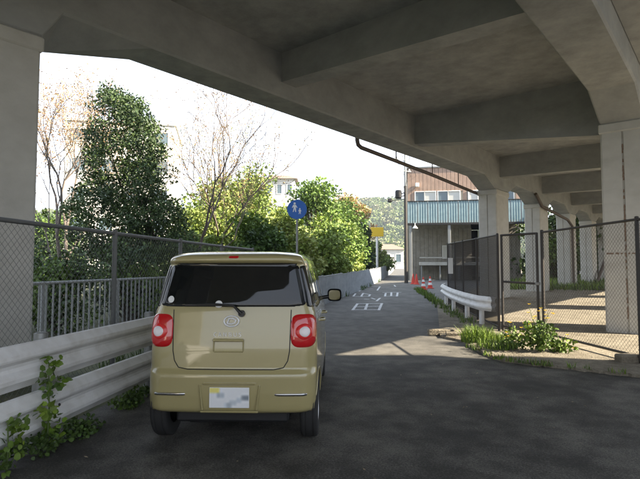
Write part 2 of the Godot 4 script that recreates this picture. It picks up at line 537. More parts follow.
func build_ground():
	var b := MB.new()
	var zs := [-400.0, -60.0, 10.0, 50.0, 90.0, 200.0, 1500.0]
	for k in zs.size() - 1:
		b.oquad(w(-1500, gy(zs[k]) - 0.02, zs[k]), w(1500, gy(zs[k]) - 0.02, zs[k]), w(1500, gy(zs[k + 1]) - 0.02, zs[k + 1]), w(-1500, gy(zs[k + 1]) - 0.02, zs[k + 1]), Vector3.UP)
	structure("ground", b, M.soil, "dark soil under the trees and verges")
	var rows := []
	for z in [-60.0, -30.0, -10.0, 0.0, 3.72, 6.05, 7.0, 8.2, 9.0, 10.0, 11.0, 12.0, 15.0, 18.0, 20.5, 25.0, 29.0, 34.0, 40.0, 50.0, 60.0, 75.0, 90.0, 140.0]:
		var right: float = 30.0 if z < 6.5 else piecewise([[6.5, 9.0], [7.0, 4.6], [8.2, 3.4], [10.0, 3.3], [18.0, 4.6], [22.0, 4.9], [40.0, 7.2], [60.0, 11.5], [90.0, 17.5], [140.0, 25.0]], z)
		rows.push_back([left_edge(z) - 0.22, z, right, z, 0.0])
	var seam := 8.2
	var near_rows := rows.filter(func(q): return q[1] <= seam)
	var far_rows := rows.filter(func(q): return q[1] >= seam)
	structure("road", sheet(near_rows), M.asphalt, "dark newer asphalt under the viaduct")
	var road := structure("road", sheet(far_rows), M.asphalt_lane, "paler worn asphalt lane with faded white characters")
	# painted characters on the lane: strokes in the photograph's pixels
	var characters := [
		[[[357.6, 303.7], [352.8, 310.1]], [[381.9, 303.4], [378.9, 310.2]], [[352.8, 309.8], [379, 309.8]], [[357.6, 303.8], [381.9, 303.5]], [[367.4, 303.8], [365.3, 309.6]], [[355.4, 306.9], [380.2, 306.4]]],
		[[[365.3, 299.2], [368.2, 299.3]], [[371.6, 298.1], [375, 299.3]], [[380, 298.2], [376.6, 301.1]]],
		[[[355.6, 293.6], [353.4, 296.4]], [[353.4, 296.4], [362, 296.7]], [[363.3, 293.2], [361.2, 296.4]], [[363.8, 293.6], [370.2, 294.6]], [[370.2, 294.6], [368.8, 296.4]], [[362.5, 296.5], [369.5, 296.2]]],
		[[[364.6, 286.9], [380, 286.6]], [[380, 286.6], [377.3, 290.4]], [[364.6, 287.1], [359, 291.4]], [[362.5, 289], [372.4, 288.7]]],
		[[[383.6, 292.5], [400.5, 292.5]], [[385.8, 293.2], [385, 296.4]], [[397.7, 292.8], [396.9, 296.4]], [[385, 296.3], [397.5, 296]], [[391.4, 292.5], [391.2, 296]]],
		[[[394.2, 285.2], [395.6, 286.6]]]]
	for ch in characters:
		var holder := Node3D.new()
		holder.name = "painted_character"
		road.add_child(holder, true)
		for s in ch:
			var a := onto_ground(s[0][0], s[0][1], 0.005)
			var e := onto_ground(s[1][0], s[1][1], 0.005)
			var d := (e - a).normalized()
			var side = Vector3(-d.z, 0, d.x) * (0.04 + 0.035 * abs(d.x))
			var st := MB.new()
			st.oquad(a - side - d * 0.05, a + side - d * 0.05, e + side + d * 0.05, e - side + d * 0.05, Vector3.UP)
			part("painted_stroke", st, M.paint_line, holder)
	# old asphalt forecourt by the shed
	var rows2 := []
	for z in [18.6, 22.0, 30.0, 36.0, 41.5]:
		rows2.push_back([piecewise([[18.0, 4.4], [22.0, 4.9], [40.0, 7.0]], z) - 0.3, z, 9.5 + (z - 18) * 0.5, z, 0.006])
	structure("forecourt", sheet(rows2), M.asphalt_old, "pale worn asphalt in front of the shed")
	# raised yard under the viaduct, with a broken edge towards the lane
	var yard := MB.new()
	var edge := []
	for q in [[441, 337.5], [462, 342.5], [480, 353], [500, 361.5], [530, 365.5], [560, 368.5], [600, 373.5], [640, 378], [700, 384]]:
		edge.push_back(onto_ground(q[0], q[1]))
	edge.push_back(w(30, 0, 5.6))
	var inner := [w(4.3, 0, 18.5), w(4.4, 0, 18.5), w(4.8, 0, 18.5), w(5.5, 0, 18.5), w(6.4, 0, 18.5), w(7.5, 0, 18.5), w(9, 0, 18.5), w(11, 0, 18.5), w(15, 0, 18.5), w(40, 0, 18.5)]
	var fine := []
	for k in edge.size() - 1:
		for j in 8:
			var t := j / 8.0
			fine.push_back([edge[k].lerp(edge[k + 1], t) + Vector3(rnd(-0.03, 0.03), 0, rnd(-0.04, 0.04)), inner[k].lerp(inner[k + 1], t)])
	for k in fine.size() - 1:
		var rim := [fine[k][0], fine[k + 1][0], fine[k + 1][1], fine[k][1]]
		var prev := []
		for j in 9:
			var t := pow(j / 8.0, 1.5)
			var p: Vector3 = rim[0].lerp(rim[3], t)
			var q: Vector3 = rim[1].lerp(rim[2], t)
			var lip: float = [0.045, 0.075][mini(j, 1)]
			p.y = gy(-p.z) + lip; q.y = gy(-q.z) + lip
			if j > 0: yard.oquad(prev[0], prev[1], q, p, Vector3.UP)
			else:
				yard.oquad(p, q, q - Vector3.UP * 0.13, p - Vector3.UP * 0.13, Vector3(0, 0, 1))
			prev = [p, q]
	structure("yard", yard, M.dirt, "bare beige earth of the fenced yard under the viaduct")
	var back := MB.new()
	var bz := [18.45, 30.0, 45.0, 70.0, 100.0]
	for k in bz.size() - 1:
		var x0 = 4.5 + (bz[k] - 18) * 0.42
		var x1: float = 4.5 + (bz[k + 1] - 18) * 0.42
		back.oquad(w(x0, gy(bz[k]) + 0.08, bz[k]), w(90, gy(bz[k]) + 0.08, bz[k]), w(90, gy(bz[k + 1]) + 0.08, bz[k + 1]), w(x1, gy(bz[k + 1]) + 0.08, bz[k + 1]), Vector3.UP)
	structure("yard", back, M.dirt, "bare beige earth running back between the viaduct columns")
	for k in [[442.0, 335.2, 0.62, -0.05], [458.0, 338.5, 0.5, -0.25], [634.0, 366.5, 0.5, 0.1]]:
		var p := onto_ground(k[0], k[1], 0.0)
		var o := thing("kerb_block", p, ["chipped beige kerb block at the lane's edge beside the sunlit patch", "beige kerb block lying against the grass tuft by the guardrail", "pale kerb block lying at the yard's edge before the rust-streaked column"][[442.0, 458.0, 634.0].find(k[0])], "kerb block", "", k[3])
		part("block", bx(Vector3(k[2], 0.13, 0.2), 0.02, Vector3(0, 0.065 if k[0] < 600 else 0.12, 0)), M.dirt, o)

# ---------------------------------------------------------------- viaduct
func build_viaduct():
	var t := Node3D.new()
	t.name = numbered("viaduct")
	add_child(t)
	tag(t, "grey concrete road viaduct on rows of square columns spanning the lane", "viaduct")
	var a := atan(410.0 / 500.0)
	t.transform = Transform3D(Basis(Vector3(sin(a), 0, -cos(a)), Vector3.UP, Vector3(cos(a), 0, sin(a))), Vector3.ZERO)
	# local axes: x along the viaduct, z across it (positive towards the camera's right)
	var lo := -8.0
	var li := -7.23
	var ro := -2.15
	var rr := -1.29
	var base := 5.1
	var top := 6.05
	var left_cols := [-10.6, -4.6, 1.35]
	for k in 11: left_cols.push_back(20.1 + 6.0 * k)
	var right_cols := [-11.0, -5.0]
	for k in 12: right_cols.push_back(12.45 + 6.0 * k)
	var length := 1.42
	for side in 2:
		var z0: float = [lo, ro][side]
		var z1: float = [li, rr][side]
		var stations := []
		stations.push_back([-24.0, base, base])
		for c in [left_cols, right_cols][side]:
			var drop := 4.66
			stations.push_back([c - 1.15, base, base])
			stations.push_back([c, drop, drop])
			stations.push_back([c + length, drop, drop])
			if side == 0 and absf(c - 1.35) < 0.1:
				stations.push_back([c + length + 0.28, drop + 0.09, base])
				stations.push_back([c + length + 1.7, base, base])
			else: stations.push_back([c + length + 1.15, base, base])
		stations.push_back([88.0, base, base])
		var g := MB.new()
		for k in stations.size() - 1:
			var p: Array = stations[k]
			var q: Array = stations[k + 1]
			var b0 := 0.035
			for f in [[z0, z0 + b0, 1, 0.0, b0, -0.7], [z1, z1 - b0, 2, 0.0, b0, 0.7]]:
				g.oquad(Vector3(p[0], p[f[2]] + b0, f[0]), Vector3(q[0], q[f[2]] + b0, f[0]), Vector3(q[0], top, f[0]), Vector3(p[0], top, f[0]), Vector3(0, 0, f[5]))
				g.oquad(Vector3(p[0], p[f[2]] + b0, f[0]), Vector3(q[0], q[f[2]] + b0, f[0]), Vector3(q[0], q[f[2]], f[1]), Vector3(p[0], p[f[2]], f[1]), Vector3(0, -0.7, f[5]))
			g.oquad(Vector3(p[0], p[1], z0 + b0), Vector3(q[0], q[1], z0 + b0), Vector3(q[0], q[2], z1 - b0), Vector3(p[0], p[2], z1 - b0), Vector3.DOWN)
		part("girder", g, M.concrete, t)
		# columns with a vertical joint in their end faces, and a capping pad
		for c in [left_cols, right_cols][side]:
			var x0: float = c
			var x1: float = c + length
			var ch := 0.04
			var mid := (z0 + z1) * 0.5
			var poly := PackedVector2Array([Vector2(x0, z0 + ch), Vector2(x0 + ch, z0), Vector2(x1 - ch, z0), Vector2(x1, z0 + ch), Vector2(x1, z1 - ch), Vector2(x1 - ch, z1), Vector2(x0 + ch, z1), Vector2(x0, z1 - ch), Vector2(x0, mid + 0.02), Vector2(x0 + 0.03, mid + 0.012), Vector2(x0 + 0.03, mid - 0.012), Vector2(x0, mid - 0.02)])
			var depth: float = -(t.transform * Vector3(x0, 0, mid)).z
			var foot := gy(depth) - 0.05
			var m := MB.new()
			# prism pushes along local z, so lay it with its own z pointing down
			m.prism(poly, -4.45, -foot, Transform3D(Basis(Vector3(1, 0, 0), Vector3(0, 0, 1), Vector3(0, -1, 0)), Vector3.ZERO))
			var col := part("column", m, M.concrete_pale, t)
			var cap := MB.new()
			cap.box(Transform3D(Basis.IDENTITY, Vector3((x0 + x1) * 0.5, 4.555, mid)), Vector3(length + 0.06, 0.215, z1 - z0 + 0.06), 0.025)
			part("capping_pad", cap, M.concrete_pale, col)
			if side == 1 and absf(c - 12.45) < 0.1:
				# rust that has run down the joint and along the pour line
				var st := MB.new()
				for k in 60:
					if rng.randf() < 0.35: continue
					var y0 := 0.4 + k * 0.066
					var h := rnd(0.06, 0.075)
					var wide := rnd(0.014, 0.022)
					var off := rnd(-0.004, 0.006)
					st.oquad(Vector3(x0 - 0.003, y0, mid + off - wide), Vector3(x0 - 0.003, y0 + rnd(-0.01, 0.01), mid + off + wide * 0.8), Vector3(x0 - 0.003, y0 + h, mid + off + wide * 0.5), Vector3(x0 - 0.003, y0 + h, mid + off - wide * 0.6), Vector3(-1, 0, 0))
				for k in 22:
					if rng.randf() < 0.3: continue
					var zz: float = z0 + 0.06 + k * 0.034
					st.oquad(Vector3(x0 - 0.004, 1.78 + rnd(-0.012, 0), zz), Vector3(x0 - 0.004, 1.78 + rnd(-0.012, 0), zz + 0.036), Vector3(x0 - 0.004, 1.8 + rnd(0, 0.015), zz + 0.036), Vector3(x0 - 0.004, 1.8 + rnd(0, 0.015), zz), Vector3(-1, 0, 0))
				tag(part("rust_stain", st, M.rust, col), "", "", "", "stuff")
	# cross beams between the girders
	var beams := [[-10.0, 1, 1], [-4.0, 0, 1], [2.06, 1, 0], [7.75, 0, 0], [13.55, 0, 1]]
	for k in 11: beams.push_back([20.75 + 6.0 * k, 1, 0])
	for q in beams:
		var c: float = q[0]
		var yl: float = 5.2 if q[1] == 0 else 5.12
		var yr: float = 4.62 if q[2] == 1 else 5.22
		if absf(c - 7.75) < 0.1: yl = 5.42; yr = 5.28
		if c > 20: yl = 5.2; yr = 5.1
		var hw := 0.22
		var m := MB.new()
		var poly := PackedVector2Array([Vector2(li - 0.01, yl), Vector2(ro + 0.01, yr), Vector2(ro + 0.01, top), Vector2(li - 0.01, top)])
		m.prism(poly, c - hw, c + hw, Transform3D(Basis(Vector3(0, 0, 1), Vector3(0, 1, 0), Vector3(1, 0, 0)), Vector3.ZERO))
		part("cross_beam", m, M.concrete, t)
	# deck with cantilevered edges and parapets
	var deck := PackedVector2Array([Vector2(-9.2, 5.86), Vector2(lo - 0.01, 5.7), Vector2(lo - 0.01, 6.045), Vector2(rr + 0.01, 6.045), Vector2(rr + 0.01, 5.62), Vector2(2.8, 5.72), Vector2(2.8, 6.3), Vector2(-9.2, 6.3)])
	var m2 := MB.new()
	var turn := Transform3D(Basis(Vector3(0, 0, 1), Vector3(0, 1, 0), Vector3(1, 0, 0)), Vector3.ZERO)
	m2.prism(deck, -24.0, 88.0, turn)
	part("deck_slab", m2, M.concrete, t)
	for z in [-9.1, 2.7]:
		var p := MB.new()
		p.box(Transform3D(Basis.IDENTITY, Vector3(32, 6.75, z)), Vector3(112, 0.9, 0.2), 0.02)
		part("parapet", p, M.concrete, t)
	# rusty drain pipe slung along the outer face of the left girder
	var pipe := MB.new()
	pipe.tube([Vector3(11.55, 5.35, lo - 0.1), Vector3(11.55, 5.1, lo - 0.1), Vector3(11.6, 4.98, lo - 0.1), Vector3(11.75, 4.93, lo - 0.1), Vector3(16.0, 4.78, lo - 0.1), Vector3(19.6, 4.6, lo - 0.1), Vector3(20.6, 4.56, lo - 0.1), Vector3(20.75, 4.4, lo - 0.1), Vector3(20.75, 0.3, lo - 0.1)], 0.06, 10)
	var dp := part("drain_pipe", pipe, M.pipe, t)
	for x in [13.7, 16.2, 18.4]:
		var h := MB.new()
		var y: float = lerp(4.93, 4.66, (x - 11.75) / 7.0)
		h.box(Transform3D(Basis.IDENTITY, Vector3(x, (y + 5.25) * 0.5, lo - 0.1)), Vector3(0.04, 5.25 - y + 0.1, 0.02), 0.0)
		h.box(Transform3D(Basis.IDENTITY, Vector3(x, 5.2, lo - 0.05)), Vector3(0.05, 0.08, 0.12), 0.0)
		part("pipe_hanger", h, M.pipe, dp)
	var pipe2 := MB.new()
	pipe2.tube([Vector3(25.0, 5.0, li + 0.12), Vector3(26.0, 4.5, li + 0.12), Vector3(31.0, 4.2, li + 0.12), Vector3(32.05, 3.9, li + 0.12), Vector3(32.05, 0.3, li + 0.12)], 0.08, 8)
	part("drain_pipe", pipe2, M.pipe, t)
	var pipe3 := MB.new()
	pipe3.tube([Vector3(38.0, 0.5, li + 0.25), Vector3(44.0, 3.6, li + 0.25), Vector3(50.0, 4.0, li + 0.25)], 0.1, 8)
	part("drain_pipe", pipe3, M.pipe, t)

# ---------------------------------------------------------------- fences and rails
func chain_link(p0: Vector3, p1: Vector3, low: float, high: float, pitch: float, r: float) -> MB:
	var b := MB.new()
	var along := p1 - p0
	var rise := along.y
	along.y = 0
	var length := along.length()
	var d := along / length
	var nrm := Vector3(-d.z, 0, d.x)
	var h := high - low
	var k := int(ceil(h / pitch))
	for sgn in [-1.0, 1.0]:
		for i in range(-k, int(length / pitch) + k + 1):
			var u0 := i * pitch
			# the wire runs from (u0, 0) to (u0 + sgn * h, h)
			var s0 := 0.0
			var s1 := h
			if sgn > 0:
				s0 = max(s0, -u0); s1 = min(s1, length - u0)
			else:
				s0 = max(s0, u0 - length); s1 = min(s1, u0)
			if s1 - s0 < 0.02: continue
			var a = p0 + d * (u0 + sgn * s0) + Vector3.UP * (low + s0 + rise * (u0 + sgn * s0) / length) + nrm * r * sgn
			var e = p0 + d * (u0 + sgn * s1) + Vector3.UP * (low + s1 + rise * (u0 + sgn * s1) / length) + nrm * r * sgn
			var t = (e - a).normalized()
			var q = t.cross(nrm)
			var ring := []
			for j in 3:
				var an := TAU * j / 3.0
				ring.push_back((nrm * cos(an) + q * sin(an)) * r)
			for j in 3:
				var o: Vector3 = ring[j] + ring[(j + 1) % 3]
				b.oquad(a + ring[j], a + ring[(j + 1) % 3], e + ring[(j + 1) % 3], e + ring[j], o)
	return b

func post(r: float, h: float) -> MB:
	var b := MB.new()
	b.tube([Vector3(0, -0.04, 0), Vector3(0, h, 0), Vector3(0, h + 0.01, 0)], [r, r, r * 0.5], 10)
	return b

func build_left_barrier():
	# double white beam guardrail; outline across the beam: (outwards, up)
	var t := thing("guardrail", w(left_edge(3.0), 0, 3.0), "double white corrugated steel guardrail left of the beige car", "guardrail")
	var o := t.position
	var path := []
	for z in [-3.0, 0.0, 3.72, 6.05, 8.0, 10.0, 12.5, 15.0, 17.0]:
		path.push_back(w(left_edge(z), gy(z), z) - o)
	var prof := PackedVector2Array()
	var outline := [[-0.03, 0.0], [0.0, 0.005], [0.022, 0.035], [0.052, 0.07], [0.055, 0.1], [0.05, 0.115], [0.012, 0.148], [0.004, 0.175], [0.012, 0.202], [0.05, 0.235], [0.055, 0.25], [0.052, 0.28], [0.022, 0.315], [0.0, 0.345], [-0.03, 0.35]]
	for q in outline: prof.push_back(Vector2(q[0], q[1]))
	for k in range(outline.size() - 1, -1, -1): prof.push_back(Vector2(outline[k][0] - 0.006, outline[k][1] + (0.003 if k < 7 else -0.003)))
	for y in [0.13, 0.545]:
		var b := MB.new()
		var pts := []
		for p in path: pts.push_back(p + Vector3.UP * y)
		b.sweep(prof, pts, true)
		var beam := part("beam", b, M.white_rail, t)
		for zj in [4.33, 8.3]:
			var lap := MB.new()
			var lapped := PackedVector2Array()
			for q in prof: lapped.push_back(q + Vector2(0.005, 0.0))
			lap.sweep(lapped, [w(left_edge(zj - 0.17), y, zj - 0.17) - o, w(left_edge(zj + 0.17), y, zj + 0.17) - o], true)
			part("lap_joint", lap, M.white_rail, beam)
		for z in [3.0, 4.25, 4.42, 6.2, 6.35, 8.2]:
			var bolt := MB.new()
			bolt.lathe([Vector2(0.0001, 0.012), Vector2(0.009, 0.011), Vector2(0.013, 0.006), Vector2(0.014, 0.0)], Transform3D(Basis(Vector3(0, 0, 1), Vector3(1, 0, 0), Vector3(0, 1, 0)), w(left_edge(z) + 0.004 + 0.01, y + 0.175, z) - o), 10)
			part("bolt", bolt, M.bolt, beam)
	var pm := post(0.057, 0.93).mesh()
	for z in [0.2, 2.2, 4.35, 6.3, 8.2, 10.2, 12.2, 14.2, 16.4]:
		var p := part("post", pm, M.galvanised, t, w(left_edge(z) - 0.115, gy(z), z) - o)
		for y in [0.3, 0.715]:
			part("bracket", bx(Vector3(0.09, 0.07, 0.12), 0.006, Vector3(0.07, y, 0)), M.white_rail, p)
	# chain link fence behind the guardrail
	var off := 0.62
	var f := thing("chain_link_fence", w(left_edge(4.5) - off, 0, 4.5), "grey chain link fence standing behind the double white guardrail", "fence")
	var fo := f.position
	var zs := [0.5, 2.4, 4.42, 6.4, 8.4, 10.4, 12.4]
	var fp := post(0.03, 1.97).mesh()
	for k in zs.size():
		var p := w(left_edge(zs[k]) - off, 0, zs[k])
		part("post", fp, M.fence_grey, f, p - fo)
		if k == 0: continue
		var q := w(left_edge(zs[k - 1]) - off, 0, zs[k - 1])
		for y in [1.93, 0.12]:
			var r := MB.new()
			r.tube([q - fo + Vector3.UP * y, p - fo + Vector3.UP * y], 0.024 if y > 1 else 0.015, 8)
			part("rail", r, M.fence_grey, f)
		var m := part("wire_mesh", chain_link(q - fo, p - fo, 0.1, 1.93, 0.075, 0.0019), M.wire_grey, f)
		m.set_meta("kind", "stuff")
	# upright bar railing further back, beyond the viaduct column
	var g := thing("bar_railing", w(-4.9, 0, 9.0), "grey steel railing of upright bars behind the chain link fence", "railing")
	var go := g.position
	var start := w(-6.6, 0, 4.0)
	var dir := (w(-4.95, 0, 9.0) - start)
	var rl := MB.new()
	dir = dir.normalized()
	var begin := w(-5.34, 0, 6.5)
	var dirv := w(0.137, 0, 1.0).normalized()
	var n := 56
	var step := 0.19
	var picket := bx(Vector3(0.03, 1.06, 0.03), 0.004, Vector3(0, 0.66, 0)).mesh()
	for y in [1.21, 0.14]:
		var r := MB.new()
		r.tube([begin - dirv * 0.3 + Vector3.UP * y - go, begin + dirv * (n * step + 0.1) + Vector3.UP * y - go], 0.03, 8)
		part("rail", r, M.railing, g)
	for k in n:
		part("bar", picket, M.railing, g, begin + dirv * step * k - go)
	for k in range(0, n, 13):
		part("post", post(0.035, 1.23).mesh(), M.railing, g, begin + dirv * (step * (k + 0.5)) - go)
	# low profiled sheet fence further along the lane
	var s := thing("sheet_fence", w(left_edge(18.0) - 0.15, gy(18.0), 18.0), "low grey-blue ribbed metal sheet fence lining the lane below the trees", "fence")
	var so := s.position
	var z := 16.6
	while z < 78.0:
		var z2 := z + 1.8
		var p := w(left_edge(z) - 0.15, gy(z), z)
		var q := w(left_edge(z2) - 0.15, gy(z2), z2)
		var d := q - p
		var b := MB.new()
		var side := Vector3(-d.z, 0, d.x).normalized()
		var ribs := 8
		var prev := Vector3.ZERO
		var hgt := 1.02 + rnd(-0.02, 0.02)
		for k in ribs * 4 + 1:
			var ph := k % 4
			var c := p + d * (float(k) / (ribs * 4)) * 0.995 + side * (0.028 if ph == 1 or ph == 2 else -0.028)
			if k > 0:
				b.oquad(prev, c, c + Vector3.UP * hgt, prev + Vector3.UP * hgt, side)
			prev = c
		var pn := part("panel", b, M.sheet_grey, s, -so)
		pn.name = "panel"
		part("post", post(0.03, 1.08).mesh(), M.galvanised, s, p - so - side * 0.06)
		var cap := MB.new()
		cap.tube([p - so + Vector3.UP * (hgt + 0.01), q - so + Vector3.UP * (hgt + 0.01)], 0.022, 6)
		part("rail", cap, M.galvanised, s)
		z = z2

func build_right_fence():
	var pts := []
	for q in [[17.6, 4.5], [16.3, 4.4], [15.0, 4.29], [13.2, 4.14], [11.2, 3.98]]: pts.push_back(w(q[1], gy(q[0]) + 0.08, q[0]))
	var t := thing("chain_link_fence", pts[4], "dark brown chain link fence running along the white guardrail to the gate", "fence")
	var o := t.position
	var high := 2.15
	var pm := post(0.028, high).mesh()
	for k in 5:
		part("post", pm, M.fence_brown, t, pts[k] - o)
		if k == 0: continue
		for y in [high - 0.03, 0.08]:
			var r := MB.new()
			r.tube([pts[k - 1] - o + Vector3.UP * y, pts[k] - o + Vector3.UP * y], 0.02, 8)
			part("rail", r, M.fence_brown, t)
		tag(part("wire_mesh", chain_link(pts[k - 1] - o, pts[k] - o, 0.06, high - 0.03, 0.05, 0.0034), M.wire_brown, t), "", "", "", "stuff")
	# gate leaf with a middle rail
	var p0: Vector3 = pts[4] + Vector3(0.07, 0, 0.06)
	var p1 := w(4.45, 0.08, 10.25)
	var g := thing("gate", p0, "narrow dark brown chain link gate leaf with a middle rail", "gate")
	for y in [0.1, 1.08, high - 0.04]:
		var r := MB.new()
		r.tube([Vector3.UP * y, p1 - p0 + Vector3.UP * y], 0.024, 8)
		part("rail", r, M.fence_brown, g)
	for p in [Vector3.ZERO, p1 - p0]:
		part("stile", post(0.026, high - 0.03), M.fence_brown, g, p)
	tag(part("wire_mesh", chain_link(Vector3.ZERO, p1 - p0, 0.1, high - 0.05, 0.075, 0.0021), M.wire_brown, g), "", "", "", "stuff")
	part("latch", bx(Vector3(0.1, 0.06, 0.06), 0.008, p1 - p0 + Vector3(0, 1.08, 0)), M.galvanised, g)
	# fence from the gate round towards the camera's right
	var f0 := p1 + Vector3(0.09, 0, 0.04)
	var qs := [f0, w(4.77, 0.085, 7.5), w(5.0, 0.0, 4.7), w(5.2, 0.0, 2.0)]
	var f := thing("chain_link_fence", f0, "dark brown chain link fence in front of the rust-streaked column", "fence")
	for k in 4:
		part("post", post(0.032, high + 0.02), M.fence_brown, f, qs[k] - f0)
		if k == 0: continue
		for y in [high - 0.02, 0.08]:
			var r := MB.new()
			r.tube([qs[k - 1] - f0 + Vector3.UP * y, qs[k] - f0 + Vector3.UP * y], 0.022, 8)
			part("rail", r, M.fence_brown, f)
		tag(part("wire_mesh", chain_link(qs[k - 1] - f0, qs[k] - f0, 0.06, high - 0.03, 0.075, 0.0021), M.wire_brown, f), "", "", "", "stuff")
	# notice tied to the far fence panel
	var nt := thing("notice_board", w(4.33, gy(17.0) + 1.18, 16.6), "small blank white notice hanging on the brown fence", "notice")
	part("board", bx(Vector3(0.16, 0.52, 0.008), 0.002, Vector3(0, 0.26, 0)), M.sign_white, nt)
	# single white guardrail in front of it
	var gr := thing("guardrail", w(3.8, gy(12.3), 12.3), "short single beam white guardrail in front of the brown fence", "guardrail")
	var go := gr.position
	var prof := PackedVector2Array()
	var outline := [[-0.03, 0.0], [0.0, 0.005], [0.05, 0.07], [0.055, 0.105], [0.012, 0.15], [0.004, 0.175], [0.012, 0.2], [0.055, 0.245], [0.05, 0.28], [0.0, 0.345], [-0.03, 0.35]]
	for q in outline: prof.push_back(Vector2(-q[0], q[1]))
	for k in range(outline.size() - 1, -1, -1): prof.push_back(Vector2(-outline[k][0] + 0.006, outline[k][1] + (0.003 if k < 5 else -0.003)))
	var path := []
	for q in [[4.12, 11.75], [4.0, 11.9], [3.86, 12.3], [3.87, 13.6], [4.0, 15.3], [4.2, 16.8], [4.42, 18.2], [4.7, 18.9]]:
		path.push_back(w(q[0], gy(q[1]) + 0.42, q[1]) - go)
	var b := MB.new()
	b.sweep(prof, path, true)
	part("beam", b, M.white_rail, gr)
	for q in [[3.97, 12.35], [3.98, 13.6], [4.12, 15.5], [4.35, 17.3]]:
		part("post", post(0.06, 0.72), M.white_rail, gr, w(q[0], gy(q[1]), q[1]) - go)

# ---------------------------------------------------------------- car
# y, half width, rear, front, rear corner radius, front corner radius
const CAR := [
	[0.285, 0.66, 0.07, 3.25, 0.14, 0.30], [0.3, 0.71, 0.032, 3.32, 0.13, 0.30], [0.32, 0.726, 0.016, 3.36, 0.13, 0.32], [0.36, 0.73, 0.008, 3.38, 0.135, 0.33],
	[0.45, 0.7375, 0.0, 3.39, 0.135, 0.35], [0.60, 0.7375, 0.0, 3.395, 0.135, 0.35], [0.625, 0.7375, 0.008, 3.394, 0.135, 0.35], [0.645, 0.7375, 0.032, 3.39, 0.135, 0.35],
	[0.80, 0.7375, 0.038, 3.37, 0.135, 0.35], [0.92, 0.735, 0.048, 3.33, 0.132, 0.35], [0.98, 0.731, 0.055, 3.22, 0.13, 0.34], [1.01, 0.728, 0.06, 3.0, 0.13, 0.32],
	[1.04, 0.725, 0.064, 2.72, 0.128, 0.30], [1.12, 0.713, 0.074, 2.62, 0.125, 0.30], [1.15, 0.704, 0.08, 2.58, 0.125, 0.30], [1.30, 0.672, 0.112, 2.40, 0.12, 0.28],
	[1.50, 0.624, 0.16, 2.14, 0.115, 0.26], [1.53, 0.617, 0.165, 2.08, 0.115, 0.25], [1.542, 0.615, 0.122, 2.06, 0.115, 0.25], [1.575, 0.604, 0.115, 2.0, 0.14, 0.26],
	[1.60, 0.587, 0.14, 1.95, 0.16, 0.27], [1.62, 0.553, 0.2, 1.89, 0.2, 0.3], [1.635, 0.49, 0.3, 1.82, 0.24, 0.32], [1.645, 0.38, 0.45, 1.7, 0.28, 0.3], [1.651, 0.22, 0.7, 1.5, 0.2, 0.2], [1.654, 0.03, 0.9, 1.3, 0.025, 0.025]]

func car_at(y: float) -> Array:
	for k in CAR.size() - 1:
		if y <= CAR[k + 1][0]:
			var t: float = clamp((y - CAR[k][0]) / (CAR[k + 1][0] - CAR[k][0]), 0.0, 1.0)
			var r := []
			for j in 6: r.push_back(lerp(float(CAR[k][j]), float(CAR[k + 1][j]), t))
			return r
	return CAR[CAR.size() - 1]

func taper(s: float) -> float:
	return 0.03 * pow(absf(s - 1.7) / 1.7, 3)

func rear_point(x: float, y: float) -> Vector3:
	var q := car_at(y)
	var wc: float = q[1] - taper(q[2] + q[4])
	var ax: float = min(absf(x), wc - 0.002)
	var s: float = q[2]
	var a: float = ax - (wc - q[4])
	if a > 0: s += q[4] - sqrt(max(0.0, q[4] * q[4] - a * a))
	return Vector3(x, y, -(s + 0.03 * pow(ax / wc, 2)))

func side_point(s: float, y: float, sgn: float) -> Vector3:
	var q := car_at(y)
	var wc: float = q[1] - taper(q[2] + q[4])
	var x: float = q[1] - taper(s)
	var a: float = q[2] + q[4] - (s - 0.03)
	if a > 0: x = min(x, wc - q[4] + sqrt(max(0.0, q[4] * q[4] - a * a)))
	return Vector3(sgn * x, y, -s)

# rounded patch that follows the rear (side = 0) or a flank of the body
func patch(side: float, cx: float, cy: float, rx: float, ry: float, power: float, proud: float, dome := 6.0, lean := 0.0) -> MB:
	var nu := 97
	var nv := 13
	var p := PackedVector3Array()
	var ref: float = car_at(cy)[1]
	for j in nv:
		var t := float(j) / (nv - 1)
		for i in nu:
			var leg := (i / 24) % 4
			var f := (i % 24) / 12.0 - 1.0
			var sq: Vector2 = [Vector2(1, f), Vector2(-f, 1), Vector2(-1, -f), Vector2(f, -1)][leg]
			sq = sq.normalized()
			var ca := sq.x
			var sa := sq.y
			var r := pow(pow(absf(ca), power) + pow(absf(sa), power), -1.0 / power)
			var y := cy + t * r * sa * ry
			var h := proud * (1.0 - pow(t, dome)) - (0.006 if j == nv - 1 else 0.0)
			if side == 0.0:
				var x := cx + t * r * ca * rx
				if lean > 0.0: x *= 1.0 + lean * (car_at(y)[1] / ref - 1.0)
				p.push_back(rear_point(x, y) + Vector3(sign(x) * h * 0.7 * smoothstep(0.5, 0.6, absf(x)), 0, h))
			else:
				var s := cx + t * r * ca * rx + lean * (y - cy)
				p.push_back(side_point(s, y, side) + Vector3(side * h, 0, h if s < 0.4 else 0.0))
	var b := MB.new()
	b.grid(p, nu, nv, not (side < 0.0) if side == 0.0 else side < 0.0, true)
	return b

